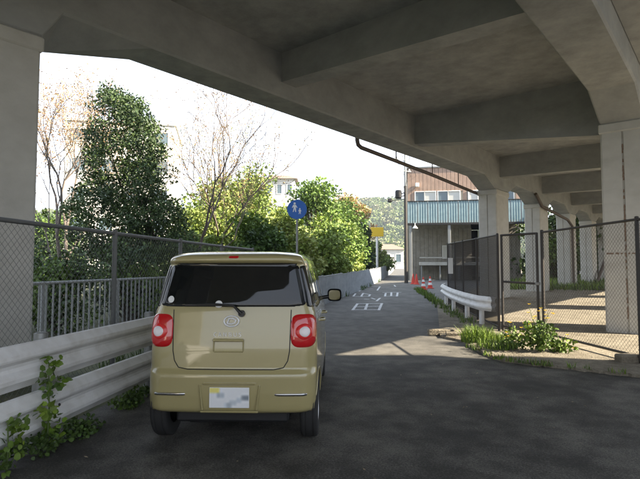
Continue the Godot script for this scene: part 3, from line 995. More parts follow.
func strip_on_rear(pts: Array, wide: float, proud: float) -> MB:
	var b := MB.new()
	for k in pts.size() - 1:
		var a: Vector2 = pts[k]
		var e: Vector2 = pts[k + 1]
		var n := int(ceil(a.distance_to(e) / 0.03))
		var d := (e - a).normalized()
		var s := Vector2(-d.y, d.x) * wide * 0.5
		for j in n:
			var q0: Vector2 = a.lerp(e, float(j) / n)
			var q1: Vector2 = a.lerp(e, float(j + 1) / n)
			var up := Vector3(0, 0, proud)
			b.oquad(rear_point(q0.x - s.x, q0.y - s.y) + up, rear_point(q1.x - s.x, q1.y - s.y) + up, rear_point(q1.x + s.x, q1.y + s.y) + up, rear_point(q0.x + s.x, q0.y + s.y) + up, Vector3(0, 0, 1))
	return b

func build_car():
	var t := thing("parked_car", w(-0.745, 0, 4.17), "boxy olive-beige kei hatchback parked with its back to the viewer", "car", "", deg_to_rad(-1.8))
	# body: rings of the plan outline at each height
	var ys := []
	for k in CAR.size() - 1:
		var gap: float = CAR[k + 1][0] - CAR[k][0]
		var n := int(ceil(gap / 0.025))
		for j in n: ys.push_back(CAR[k][0] + gap * j / n)
	ys.push_back(CAR[CAR.size() - 1][0])
	var arches := [0.42, 2.86]
	var ar := 0.318
	for sgn in [1.0, -1.0]:
		var p := PackedVector3Array()
		var nu := 0
		for y in ys:
			var q := car_at(y)
			var row := []
			var wc: float = q[1] - taper(q[2] + q[4])
			for k in 9: row.push_back(Vector2((wc - q[4]) * k / 8.0, q[2]))
			for k in range(1, 9): row.push_back(Vector2(wc - q[4] + q[4] * sin(PI / 16 * k), q[2] + q[4] - q[4] * cos(PI / 16 * k)))
			for k in range(1, 101):
				var s: float = lerp(q[2] + q[4], q[3] - q[5], k / 100.0)
				row.push_back(Vector2(q[1] - taper(s), s))
			var wf: float = q[1] - taper(q[3] - q[5])
			for k in range(1, 9): row.push_back(Vector2(wf - q[5] + q[5] * cos(PI / 16 * k), q[3] - q[5] + q[5] * sin(PI / 16 * k)))
			for k in range(1, 7): row.push_back(Vector2((wf - q[5]) * (1.0 - k / 6.0), q[3]))
			nu = row.size()
			for e in row:
				var f: float = clamp(1.0 - (e.y - q[2] - q[4]) / 0.5, 0.0, 1.0)
				var v := Vector3(sgn * e.x, y, -(e.y + 0.03 * pow(e.x / max(wc, 0.01), 2) * f))
				for a in arches:
					var rel := Vector2(-v.z - a, y - 0.28)
					var dd := rel.length()
					if absf(v.x) > 0.5 and dd > ar - 0.03 and dd < ar + 0.016:
						rel = rel / dd * ar
						v.z = -(rel.x + a); v.y = rel.y + 0.28
				p.push_back(v)
		var full := MB.new()
		full.grid(p, nu, ys.size(), sgn > 0)
		# leave out what lies inside the wheel arches
		var b := MB.new()
		for k in range(0, full.v.size(), 3):
			var c: Vector3 = (full.v[k] + full.v[k + 1] + full.v[k + 2]) / 3.0
			var inside := false
			for a in arches:
				if absf(c.x) > 0.45 and Vector2(-c.z - a, c.y - 0.28).length() < ar - 0.002: inside = true
			if inside: continue
			for j in 3: b.put(full.v[k + j], full.n[k + j])
		if sgn > 0:
			var keep := b
			M["_half"] = keep
		else:
			var h: MB = M["_half"]
			for k in b.v.size(): h.put(b.v[k], b.n[k])
			part("body", h, M.car_paint, t)
	# underside and wheel housings
	var u := MB.new()
	u.box(Transform3D(Basis.IDENTITY, Vector3(0, 0.24, -1.68)), Vector3(0.96, 0.1, 3.1), 0.02)
	u.box(Transform3D(Basis.IDENTITY, Vector3(0, 0.27, -1.64)), Vector3(1.3, 0.08, 1.7), 0.02)
	u.tube([Vector3(-0.6, 0.27, -0.42), Vector3(0.6, 0.27, -0.42)], 0.05, 10)
	u.box(Transform3D(Basis.IDENTITY, Vector3(-0.25, 0.235, -0.28)), Vector3(0.36, 0.14, 0.24), 0.05)
	part("underbody", u, M.dark, t)
	for a in arches:
		for sgn in [1.0, -1.0]:
			var h := MB.new()
			var arc := PackedVector3Array()
			for j in 2:
				for i in 17:
					var an := 0.1 + (PI - 0.2) * i / 16.0
					arc.push_back(Vector3(sgn * (0.47 + 0.22 * j), 0.28 + (ar + 0.004) * sin(an), -(a + (ar + 0.004) * cos(an))))
			h.grid(arc, 17, 2)
			for i in 16: h.oquad(Vector3(sgn * 0.47, 0.28, -a), arc[i], arc[i + 1], Vector3(sgn * 0.47, 0.28, -a), Vector3(sgn, 0, 0))
			part("wheel_housing", h, M.dark, t)
			var wh := MB.new()
			var xf := Transform3D(Basis(Vector3(0, 0, sgn), Vector3(sgn, 0, 0), Vector3(0, 1, 0)), Vector3(sgn * 0.645, 0.278, -a))
			wh.lathe([Vector2(0.17, -0.07), Vector2(0.2, -0.078), Vector2(0.25, -0.077), Vector2(0.27, -0.066), Vector2(0.277, -0.05), Vector2(0.278, -0.035), Vector2(0.272, -0.034), Vector2(0.272, -0.028), Vector2(0.278, -0.027), Vector2(0.278, 0.027), Vector2(0.272, 0.028), Vector2(0.272, 0.034), Vector2(0.278, 0.035), Vector2(0.277, 0.05), Vector2(0.27, 0.066), Vector2(0.25, 0.077), Vector2(0.2, 0.078), Vector2(0.18, 0.07), Vector2(0.178, 0.05)], xf, 40)
			var tyre := part("wheel", wh, M.rubber, t)
			var rim := MB.new()
			rim.lathe([Vector2(0.18, 0.07), Vector2(0.174, 0.066), Vector2(0.165, 0.045), Vector2(0.12, 0.038), Vector2(0.05, 0.05), Vector2(0.03, 0.06), Vector2(0.001, 0.062)], xf, 40)
			part("rim", rim, M.alloy, tyre)
			for k in 8:
				var hole := MB.new()
				var an := TAU * k / 8.0
				hole.lathe([Vector2(0.022, 0.0), Vector2(0.02, 0.003), Vector2(0.001, 0.003)], xf * Transform3D(Basis.IDENTITY, Vector3(cos(an) * 0.128, 0.0395, sin(an) * 0.128)), 10)
				part("vent", hole, M.dark, tyre)
			var lip := MB.new()
			var lp := []
			for i in 33:
				var an := 0.06 + ((2.68 if a < 1.0 else PI - 0.06) - 0.06) * i / 32.0
				var pt := side_point(a + ar * cos(an), 0.28 + ar * sin(an), sgn)
				lp.push_back(pt - Vector3(sgn * 0.004, 0, 0))
			lip.tube(lp, 0.009, 6)
			part("arch_lip", lip, M.car_paint, t)
	# glass
	var glass := part("rear_window", patch(0.0, 0.0, 1.345, 0.638, 0.19, 16.0, 0.006, 16.0, 1.0), M.glass_dark, t)
	var stick := part("sticker", patch(0.0, -0.53, 1.225, 0.03, 0.034, 2.0, 0.009), M.white, glass)
	tag(stick, "round white sticker")
	part("sticker", patch(0.0, -0.115, 1.187, 0.036, 0.034, 2.2, 0.009), M.white, glass)
	for sgn in [1.0, -1.0]:
		part("rear_pillar", patch(sgn, 0.29, 1.335, 0.14, 0.19, 10.0, 0.003, 14.0, 0.22), M.glass_dark, t)
		var q := part("side_window", patch(sgn, 0.66, 1.33, 0.235, 0.165, 8.0, 0.004, 12.0, 0.12), M.glass_dark, t)
		var d := part("side_window", patch(sgn, 1.33, 1.32, 0.4, 0.17, 9.0, 0.004), M.glass_dark, t)
		var e := part("side_window", patch(sgn, 2.0, 1.3, 0.2, 0.16, 8.0, 0.004, 12.0, -0.5), M.glass_dark, t)
		for n in [q, d, e]: n.name = "side_window"
		for s in [0.92, 1.75]:
			var hd := MB.new()
			var y := 0.97
			var a0 := side_point(s, y, sgn)
			hd.tube([a0 + Vector3(-sgn * 0.005, 0, 0), a0 + Vector3(sgn * 0.03, 0, -0.02), a0 + Vector3(sgn * 0.032, 0, -0.16), a0 + Vector3(-sgn * 0.005, 0, -0.18)], 0.012, 8)
			part("door_handle", hd, M.car_paint, t)
		for s in [0.78, 1.62, 2.5]:
			var seam := MB.new()
			for k in 14:
				var y0 := 0.36 + k * 0.05
				if absf(s - 0.78) < 0.01 and y0 < 0.62: continue
				seam.oquad(side_point(s - 0.003, y0, sgn) + Vector3(sgn * 0.0015, 0, 0), side_point(s + 0.003, y0, sgn) + Vector3(sgn * 0.0015, 0, 0), side_point(s + 0.003, y0 + 0.05, sgn) + Vector3(sgn * 0.0015, 0, 0), side_point(s - 0.003, y0 + 0.05, sgn) + Vector3(sgn * 0.0015, 0, 0), Vector3(sgn, 0, 0))
			part("door_seam", seam, M.dark, t)
		# door mirrors: dark shell, glass facing back
		var mr := MB.new()
		var c := side_point(2.2, 1.13, sgn) + Vector3(sgn * 0.15, 0.02, 0)
		mr.tube([c + Vector3(-sgn * 0.2, -0.04, 0.0), c + Vector3(-sgn * 0.05, -0.02, 0.0)], 0.025, 8)
		var shell := []
		for k in 9: shell.push_back(Vector2(cos(k * PI / 16), sin(k * PI / 16)))
		var pr := PackedVector3Array()
		for k in shell.size():
			for i in 25:
				var a := TAU * i / 24.0
				var r := pow(pow(absf(cos(a)), 4.0) + pow(absf(sin(a)), 4.0), -0.25)
				pr.push_back(c + Vector3(cos(a) * r * 0.088 * shell[k].x, sin(a) * r * 0.078 * shell[k].x, 0.03 - 0.1 * shell[k].y))
		mr.grid(pr, 25, shell.size(), true, true)
		var ms := part("door_mirror", mr, M.black_plastic, t)
		var mg := MB.new()
		for i in 24:
			var pp := []
			for j in 2:
				var a := TAU * (i + j) / 24.0
				var r := pow(pow(absf(cos(a)), 4.0) + pow(absf(sin(a)), 4.0), -0.25)
				pp.push_back(c + Vector3(cos(a) * r * 0.07, sin(a) * r * 0.06, 0.052 + cos(a) * r * 0.0175 + sin(a) * r * 0.009))
			mg.oquad(c + Vector3(0, 0, 0.052), pp[0], pp[1], c + Vector3(0, 0, 0.052), Vector3(0, 0, 1))
		part("mirror_glass", mg, M.mirror, ms)
		# tail lamps
		var lamp := part("tail_lamp", patch(0.0, sgn * 0.604, 0.966, 0.112, 0.142, 3.6, 0.022, 5.0), M.red_lens, t)
		part("lens_ring", patch(0.0, sgn * 0.6, 0.962, 0.078, 0.081, 2.0, 0.031, 6.0), M.red_bright, lamp)
		part("clear_lens", patch(0.0, sgn * 0.6, 0.962, 0.058, 0.06, 2.0, 0.037, 5.0), M.clear_lens, lamp)
		var bar := part("bumper_trim", patch(0.0, sgn * 0.505, 0.452, 0.14, 0.014, 5.0, 0.012, 5.0), M.chrome, t)
		bar.name = "bumper_trim"
	# tailgate: seam, lettering, handle, wiper, stop lamp
	var gate := part("tailgate_seam", strip_on_rear([Vector2(-0.5, 1.14), Vector2(-0.49, 0.8), Vector2(-0.475, 0.72), Vector2(-0.44, 0.665), Vector2(-0.36, 0.65), Vector2(0.36, 0.65), Vector2(0.44, 0.665), Vector2(0.475, 0.72), Vector2(0.49, 0.8), Vector2(0.5, 1.14)], 0.008, 0.0015), M.dark, t)
	gate.name = "tailgate_seam"
	var hb := MB.new()
	var hp := rear_point(0, 0.84)
	hb.box(Transform3D(Basis.IDENTITY, hp + Vector3(-0.02, 0.052, 0.006)), Vector3(0.26, 0.024, 0.055), 0.009)
	hb.box(Transform3D(Basis.IDENTITY, hp + Vector3(-0.02, -0.045, 0.002)), Vector3(0.25, 0.012, 0.014), 0.005)
	for sx in [-1.0, 1.0]: hb.box(Transform3D(Basis.IDENTITY, hp + Vector3(-0.02 + sx * 0.124, 0.002, 0.002)), Vector3(0.012, 0.09, 0.014), 0.005)
	part("tailgate_handle", hb, M.car_paint, t)
	var wp := MB.new()
	var pv := rear_point(0.085, 1.11) + Vector3(0, 0, 0.03)
	wp.tube([pv + Vector3(0, 0, -0.04), pv], 0.028, 12)
	wp.tube([pv + Vector3(0, 0, 0.004), rear_point(0.02, 1.175) + Vector3(0, 0, 0.04), rear_point(-0.16, 1.19) + Vector3(0, 0, 0.035), rear_point(-0.3, 1.185) + Vector3(0, 0, 0.03)], [0.016, 0.012, 0.009, 0.007], 8)
	wp.box(Transform3D(Basis.IDENTITY, rear_point(-0.22, 1.18) + Vector3(0, 0, 0.018)), Vector3(0.36, 0.018, 0.016), 0.004)
	part("rear_wiper", wp, M.black_plastic, t)
	part("stop_lamp", patch(0.0, 0.0, 1.585, 0.045, 0.012, 4.0, 0.006), M.red_lens, t)
	# oval badge: ring and a slanted stroke
	var em := MB.new()
	var ec := Vector2(0.0, 1.045)
	var loop := []
	for k in 33: loop.push_back(rear_point(ec.x + 0.062 * cos(TAU * k / 32.0), ec.y + 0.043 * sin(TAU * k / 32.0)) + Vector3(0, 0, 0.006))
	em.tube(loop, 0.0075, 6, false)
	var dl := []
	for q in [[-0.035, -0.018], [-0.02, 0.022], [0.01, 0.024], [0.036, 0.008], [0.03, -0.012], [0.0, -0.022], [-0.035, -0.018]]: dl.push_back(rear_point(ec.x + q[0], ec.y + q[1]) + Vector3(0, 0, 0.006))
	em.tube(dl, 0.008, 6, false)
	part("badge", em, M.satin, t)
	var tm := TextMesh.new()
	tm.text = "C A N B U S"
	tm.font_size = 32
	tm.pixel_size = 0.00145
	tm.depth = 0.006
	var sf := SystemFont.new()
	sf.font_names = PackedStringArray(["Droid Sans"])
	tm.font = sf
	part("lettering", tm, M.satin, t, rear_point(-0.03, 0.935) + Vector3(0, 0, 0.004))
	# licence plate, its print smeared beyond reading
	var im := Image.create(16, 8, false, Image.FORMAT_RGB8)
	im.fill(Color(0.86, 0.87, 0.88))
	var r := RandomNumberGenerator.new()
	r.seed = 5
	for k in 9:
		var g := r.randf_range(0.5, 0.8)
		im.fill_rect(Rect2i(3 + (k * 5) % 12, 2 + (k * 3) % 5, 2, 2), Color(g, g + 0.03, g + 0.06))
	im.fill_rect(Rect2i(0, 0, 4, 2), Color(0.88, 0.84, 0.5))
	im.resize(256, 128, Image.INTERPOLATE_CUBIC)
	var pm := mat(Color(1, 1, 1), 0.4)
	pm.albedo_texture = ImageTexture.create_from_image(im)
	var qd := QuadMesh.new()
	qd.size = Vector2(0.322, 0.158)
	var pb := MB.new()
	var pp2 := rear_point(0, 0.43)
	pb.box(Transform3D(Basis.IDENTITY, pp2 + Vector3(0, 0, 0.008)), Vector3(0.33, 0.165, 0.008), 0.003)
	var plate := part("licence_plate", pb, M.white, t)
	part("plate_print", qd, pm, plate, pp2 + Vector3(0, 0, 0.0135))
	var pf := MB.new()
	for sx in [-1.0, 1.0]: pf.box(Transform3D(Basis(Vector3.FORWARD, sx * 0.12), pp2 + Vector3(sx * 0.235, -0.0, 0.004)), Vector3(0.016, 0.21, 0.022), 0.007)
	pf.box(Transform3D(Basis.IDENTITY, pp2 + Vector3(0, -0.115, 0.004)), Vector3(0.48, 0.016, 0.022), 0.007)
	pf.box(Transform3D(Basis.IDENTITY, pp2 + Vector3(0, 0.112, 0.004)), Vector3(0.44, 0.016, 0.03), 0.007)
	part("plate_surround", pf, M.car_paint, t)

# ---------------------------------------------------------------- shed with the blue parapet
func build_shed():
	var zf := 40.0
	var x0 := at_depth(407.5, 200, zf).x
	var x1 := 16.3
	var o := w(x0, gy(zf), zf)
	var t := thing("workshop_building", o, "two storey workshop clad in brown siding above a blue ribbed parapet", "building", "", deg_to_rad(-9.3))
	var y_of := func(py): return at_depth(440, py, zf).y - o.y
	var top: float = y_of.call(168.5)
	var w0: float = y_of.call(202.5)
	var w1: float = y_of.call(192.0)
	var b0: float = y_of.call(224.5)
	var b1: float = y_of.call(203.5)
	var wid := x1 - x0
	# body behind the cladding
	part("wall", bx(Vector3(wid - 0.1, top - b0 - 0.4, 12.0), 0.0, Vector3(wid * 0.5, (top + b0 + 0.3) * 0.5, -6.1)), M.shed_wall, t)
	part("lower_wall", bx(Vector3(5.25, b0 + 0.3, 9.0), 0.0, Vector3(2.675, (b0 + 0.3) * 0.5, -7.6)), M.shed_wall, t)
	part("lower_wall", bx(Vector3(wid - 7.25, b0 + 0.3, 9.0), 0.0, Vector3((wid + 7.15) * 0.5, (b0 + 0.3) * 0.5, -7.6)), M.shed_wall, t)
	part("lower_wall", bx(Vector3(1.84, b0 + 0.3, 0.2), 0.0, Vector3(6.225, (b0 + 0.3) * 0.5, -11.9)), M.shed_wall, t)
	# brown siding boards, left out where the windows are
	var px_m := 12.5
	var wins := []
	for q in [[415.0, 424.2, 0], [424.2, 435.2, 1], [437.0, 447.0, 0], [447.0, 458.5, 1], [466.5, 475.5, 1], [476.5, 486, 0]]:
		wins.push_back([at_depth(q[0], 197, zf).x - x0, at_depth(q[1], 197, zf).x - x0, q[2]])
	wins.push_back([at_depth(500, 197, zf).x - x0, at_depth(509, 197, zf).x - x0, 0])
	var bw := 0.3
	var n := int(wid / bw)
	for k in n:
		var cx := (k + 0.5) * wid / n
		var pieces := [[b0, w0], [w1, top]]
		var hit := false
		for q in wins:
			if cx + bw * 0.4 > q[0] and cx - bw * 0.4 < q[1]: hit = true
		if not hit: pieces = [[b0, top]]
		for q in pieces:
			part("siding_board", bx(Vector3(wid / n - 0.03, q[1] - q[0], 0.05 + rnd(0, 0.006)), 0.008, Vector3(cx, (q[0] + q[1]) * 0.5, -0.07)), M.siding, t)
	for q in wins:
		var win := part("window", bx(Vector3(q[1] - q[0] - 0.06, w1 - w0 - 0.08, 0.02), 0.0, Vector3((q[0] + q[1]) * 0.5, (w0 + w1) * 0.5, -0.07)), M.window_glass if q[2] == 0 else M.window_curtain, t)
		var fr := MB.new()
		var c := Vector3((q[0] + q[1]) * 0.5, (w0 + w1) * 0.5, -0.03)
		for s in [-1.0, 1.0]:
			fr.box(Transform3D(Basis.IDENTITY, c + Vector3(s * (q[1] - q[0]) * 0.5, 0, 0)), Vector3(0.06, w1 - w0 + 0.06, 0.08), 0.01)
			fr.box(Transform3D(Basis.IDENTITY, c + Vector3(0, s * (w1 - w0) * 0.5, 0)), Vector3(q[1] - q[0] - 0.061, 0.06, 0.078), 0.01)
		part("frame", fr, M.white, win)
	part("coping", bx(Vector3(wid + 0.1, 0.12, 0.2), 0.02, Vector3(wid * 0.5, top + 0.06, -0.05)), M.galvanised, t)
	# blue ribbed parapet of the balcony, one sheet after another
	var depth := 1.0
	var sheets := 12
	for k in sheets:
		var a := wid / sheets * k
		var e := wid / sheets * (k + 1) - 0.02
		var b := MB.new()
		var prev := Vector3.ZERO
		for j in 17:
			var c := Vector3(lerp(a, e, j / 16.0), b0, depth + (0.025 if j % 4 == 1 or j % 4 == 2 else -0.025))
			if j > 0: b.oquad(prev, c, c + Vector3.UP * (b1 - b0), prev + Vector3.UP * (b1 - b0), Vector3(0, 0, 1))
			prev = c
		part("parapet_sheet", b, M.blue_sheet, t)
	var rail := MB.new()
	rail.box(Transform3D(Basis.IDENTITY, Vector3(wid * 0.5, b1 + 0.03, depth)), Vector3(wid + 0.06, 0.07, 0.12), 0.01)
	rail.box(Transform3D(Basis.IDENTITY, Vector3(wid * 0.5, b0 - 0.06, depth)), Vector3(wid + 0.06, 0.16, 0.14), 0.01)
	part("parapet_rail", rail, M.dark, t)
	part("balcony_floor", bx(Vector3(wid, 0.2, depth + 0.05), 0.0, Vector3(wid * 0.5, b0 + 0.08, depth * 0.5 - 0.04)), M.shed_wall, t)
	var side := MB.new()
	side.box(Transform3D(Basis.IDENTITY, Vector3(0.02, (b0 + b1) * 0.5, depth * 0.5)), Vector3(0.04, b1 - b0, depth - 0.06), 0.0)
	part("parapet_side", side, M.blue_sheet, t)
	# lower wall boards, recessed below the balcony
	var wz := -3.05
	for k in 26:
		var cx := (k + 0.5) * wid / 26
		if cx > 5.3 and cx < 7.2: continue
		part("wall_board", bx(Vector3(wid / 26 - 0.02, b0 - 0.15, 0.04 + rnd(0, 0.008)), 0.006, Vector3(cx, (b0 - 0.1) * 0.5, wz)), M.shed_wall, t)
	for q in [[436.0, 441.0], [441.5, 447.5]]:
		var xa := at_depth(q[0], 250, zf + 3).x - x0
		var xb := at_depth(q[1], 250, zf + 3).x - x0
		var ya := at_depth(440, 258.5, zf + 3).y - o.y
		var yb := at_depth(440, 246, zf + 3).y - o.y
		var win := part("lower_window", bx(Vector3(xb - xa, yb - ya, 0.03), 0.0, Vector3((xa + xb) * 0.5, (ya + yb) * 0.5, wz + 0.05)), M.window_curtain, t)
		var fr := MB.new()
		for s in [-1.0, 1.0]:
			fr.box(Transform3D(Basis.IDENTITY, Vector3((xa + xb) * 0.5 + s * (xb - xa) * 0.5, (ya + yb) * 0.5, wz + 0.08)), Vector3(0.06, yb - ya + 0.06, 0.06), 0.01)
			fr.box(Transform3D(Basis.IDENTITY, Vector3((xa + xb) * 0.5, (ya + yb) * 0.5 + s * (yb - ya) * 0.5, wz + 0.08)), Vector3(xb - xa - 0.061, 0.06, 0.058), 0.01)
		part("frame", fr, M.white, win)
	# loading platform with rail
	part("loading_platform", bx(Vector3(6.5, 0.28, 1.6), 0.02, Vector3(4.2, 1.35, -2.2)), M.concrete_pale, t)
	part("platform_edge", bx(Vector3(6.5, 0.1, 0.06), 0.01, Vector3(4.2, 1.85, -1.4)), M.concrete_pale, t)
	for k in 5: part("platform_leg", bx(Vector3(0.12, 1.22, 0.12), 0.01, Vector3(1.1 + k * 1.5, 0.6, -1.6)), M.galvanised, t)
	for k in 4: part("pillar", bx(Vector3(0.22, b0 - 0.13, 0.22), 0.02, Vector3(0.2 + k * (wid - 0.4) / 3.0, (b0 - 0.13) * 0.5, depth - 0.12)), M.galvanised, t)
	var dn := MB.new()
	dn.tube([Vector3(wid + 0.2, 0, 0.3), Vector3(wid + 0.2, top, 0.3)], 0.14, 10)
	part("downpipe", dn, M.white, t)
	part("roof", bx(Vector3(wid + 0.1, 0.2, 12.2), 0.0, Vector3(wid * 0.5, top + 0.02, -6.3)), M.galvanised, t)
	# floodlight under the balcony and a box on the siding
	var fl := MB.new()
	var lc := at_depth(417.5, 227.5, zf - 1.2) - o
	fl.lathe([Vector2(0.001, 0.14), Vector2(0.08, 0.12), Vector2(0.2, -0.04), Vector2(0.215, -0.08), Vector2(0.19, -0.08), Vector2(0.001, -0.06)], Transform3D(Basis.IDENTITY, lc), 18)
	fl.tube([lc + Vector3(0, 0.1, 0), lc + Vector3(0, 0.35, -0.1)], 0.03, 6)
	part("lamp_shade", fl, M.white, t)
	part("vent_hood", bx(Vector3(0.3, 0.32, 0.25), 0.04, at_depth(417, 185.5, zf) - o + Vector3(0, 0, 0.12)), M.white, t)

func build_street_things():
	# round blue sign
	var z := 15.8
	var c := at_depth(297, 209.5, z)
	var s := thing("road_sign", Vector3(c.x, gy(z), c.z - 0.05), "round blue sign with white walking figures on a grey pole", "sign")
	part("pole", post(0.036, c.y - gy(z) + 0.3), M.galvanised, s)
	var d := MB.new()
	var h := c.y - gy(z)
	var face := Transform3D(Basis(Vector3(1, 0, 0), Vector3(0, 0, 1), Vector3(0, -1, 0)), Vector3(0, h, 0.06))
	d.lathe([Vector2(0.31, -0.012), Vector2(0.313, 0.0), Vector2(0.308, 0.006), Vector2(0.3, 0.0075), Vector2(0.001, 0.0078)], face, 40)
	d.lathe([Vector2(0.001, -0.012), Vector2(0.31, -0.012)], face, 40)
	var disc := part("sign_disc", d, M.sign_blue, s)
	var ring := MB.new()
	var lp := []
	for k in 41: lp.push_back(Vector3(0.304 * cos(TAU * k / 40.0), h + 0.304 * sin(TAU * k / 40.0), 0.067))
	ring.tube(lp, 0.006, 5, false)
	part("sign_rim", ring, M.sign_blue, disc)
	# adult and child hand in hand, cut from white sheet
	for q in [[-0.075, 0.06, 1.0], [0.09, -0.06, 0.62]]:
		var k: float = q[2]
		var o := Vector2(q[0], q[1])
		var fig := MB.new()
		var xf := Transform3D(Basis.IDENTITY, Vector3(0, h, 0.0))
		var head := PackedVector2Array()
		for i in 14: head.push_back(o + Vector2(cos(TAU * i / 14.0), sin(TAU * i / 14.0)) * 0.035 * k + Vector2(0, 0.13 * k))
		fig.prism(head, 0.068, 0.071, xf)
		var body := PackedVector2Array()
		for e in [[-0.045, 0.085], [0.04, 0.085], [0.09, 0.0], [0.075, -0.012], [0.035, 0.03], [0.05, -0.14], [0.022, -0.14], [0.0, -0.04], [-0.035, -0.14], [-0.06, -0.14], [-0.03, -0.02], [-0.035, 0.03], [-0.07, -0.01], [-0.085, 0.0]]:
			body.push_back(o + Vector2(e[0], e[1]) * k)
		fig.prism(body, 0.068, 0.071, xf)
		part("figure", fig, M.sign_white, disc)
	part("bracket", bx(Vector3(0.12, 0.03, 0.07), 0.004, Vector3(0, h + 0.1, 0.02)), M.galvanised, s)
	part("bracket", bx(Vector3(0.12, 0.03, 0.07), 0.004, Vector3(0, h - 0.1, 0.02)), M.galvanised, s)
	# traffic cones
	var labels := ["plain red traffic cone standing next to the lane's grass verge", "plain red traffic cone right behind the banded cones", "red traffic cone with white bands at the lane's edge", "red and white banded cone standing furthest onto the forecourt"]
	var spots := [[413.3, 284.2, 0], [416.6, 284.6, 0], [423.5, 290.0, 1], [430.2, 288.6, 1]]
	for k in 4:
		var p := onto_ground(spots[k][0], spots[k][1], 0.008)
		var cn := thing("traffic_cone", p, labels[k], "cone", "traffic cones beside the lane")
		part("base", bx(Vector3(0.38, 0.04, 0.38), 0.015, Vector3(0, 0.02, 0)), M.cone_red, cn)
		var b := MB.new()
		b.lathe([Vector2(0.155, 0.04), Vector2(0.14, 0.06), Vector2(0.035, 0.68), Vector2(0.03, 0.7), Vector2(0.001, 0.7)], Transform3D.IDENTITY, 20)
		part("cone_body", b, M.cone_red, cn)
		if spots[k][2] == 1:
			for y in [[0.2, 0.34], [0.44, 0.56]]:
				var bd := MB.new()
				bd.lathe([Vector2(0.158 - 0.1694 * y[0] - 0.006, y[0]), Vector2(0.158 - 0.1694 * y[1] - 0.006, y[1])], Transform3D.IDENTITY, 20)
				part("band", bd, M.sign_white, cn)
	# utility pole with fittings and wires
	var pz := 35.5
	var pb := onto_ground(406, 283)
	var x := at_depth(406, 250, pz).x
	var base := w(x, gy(pz), pz)
	var up := thing("utility_pole", base, "slim utility pole with dark box fittings beside the workshop", "pole")
	var hh := at_depth(406, 160, pz).y - base.y
	var mid := at_depth(406, 186, pz).y - base.y
	var lower := MB.new()
	lower.tube([Vector3(0, -0.05, 0), Vector3(0, mid, 0)], [0.14, 0.11], 12)
	part("pole_shaft", lower, M.fence_brown, up)
	var upper := MB.new()
	upper.tube([Vector3(0, mid, 0), Vector3(0, hh + 0.6, 0)], [0.08, 0.07], 10)
	part("pole_top", upper, M.galvanised, up)
	for y in [hh, hh - 0.8]:
		var arm := MB.new()
		arm.box(Transform3D(Basis(Vector3.UP, 0.5), Vector3(-0.2, y, 0.1)), Vector3(1.5, 0.07, 0.07), 0.01)
		var an := part("cross_arm", arm, M.galvanised, up)
		for k in 3:
			var ins := MB.new()
			ins.lathe([Vector2(0.05, 0), Vector2(0.06, 0.04), Vector2(0.03, 0.07), Vector2(0.05, 0.11), Vector2(0.001, 0.14)], Transform3D(Basis.IDENTITY, Vector3(-0.2, y + 0.035, 0.1) + Vector3(cos(0.5), 0, -sin(0.5)) * (k - 1) * 0.6), 10)
			part("insulator", ins, M.white, an)
	var fx := at_depth(398.5, 194.5, pz) - base
	var fit := MB.new()
	fit.lathe([Vector2(0.001, -0.32), Vector2(0.2, -0.3), Vector2(0.24, -0.2), Vector2(0.24, 0.2), Vector2(0.2, 0.3), Vector2(0.001, 0.34)], Transform3D(Basis.IDENTITY, fx), 16)
	fit.tube([fx + Vector3(0.2, 0.05, 0), Vector3(0, fx.y + 0.15, 0)], 0.035, 6)
	fit.tube([fx + Vector3(0.2, -0.15, 0), Vector3(0, fx.y - 0.05, 0)], 0.035, 6)
	part("transformer", fit, M.dark, up)
	var f2 := at_depth(390, 200.5, pz) - base
	var lm := MB.new()
	lm.box(Transform3D(Basis.IDENTITY, f2), Vector3(0.3, 0.28, 0.3), 0.06)
	lm.tube([f2 + Vector3(0.1, 0, 0), Vector3(0, f2.y + 0.1, 0)], 0.025, 6)
	part("junction_box", lm, M.dark, up)
	for k in 3:
		var wire := MB.new()
		var a := Vector3(-0.2, hh + 0.1, 0.1) + Vector3(cos(0.5), 0, -sin(0.5)) * (k - 1) * 0.6
		var pts := []
		for j in 13:
			var tt := j / 12.0
			pts.push_back(a.lerp(Vector3(13.0 + k * 0.6, hh + 1.0, -45), tt) + Vector3.DOWN * 1.6 * 4 * tt * (1 - tt))
		wire.tube(pts, 0.014, 4, false)
		part("wire", wire, M.dark, up)
		var wire2 := MB.new()
		wire2.tube([a, a + Vector3(-2.5, -0.2, 20.0) * 0.05, Vector3(-0.05 * k, mid * 0.9, 0.1)], 0.012, 4, false)
		part("wire", wire2, M.dark, up)
	# bracing wire from the pole to the workshop wall
	var stay := MB.new()
	stay.tube([Vector3(0, mid - 0.5, 0), at_depth(416, 186, 39.9) - base], 0.02, 5)
	part("stay_bracket", stay, M.dark, up)
	# yellow sign board beyond the sheet fence
	var yz := 48.5
	var yc := at_depth(377, 232, yz)
	var ys := thing("sign_board", w(yc.x, gy(yz), yz), "bright yellow board on a white pole beyond the sheet fence", "sign")
	part("pole", post(0.12, yc.y - gy(yz) - 0.3), M.white, ys)
	part("board", bx(Vector3(1.25, 0.9, 0.12), 0.03, Vector3(0, yc.y - gy(yz), 0.1)), M.sign_yellow, ys)

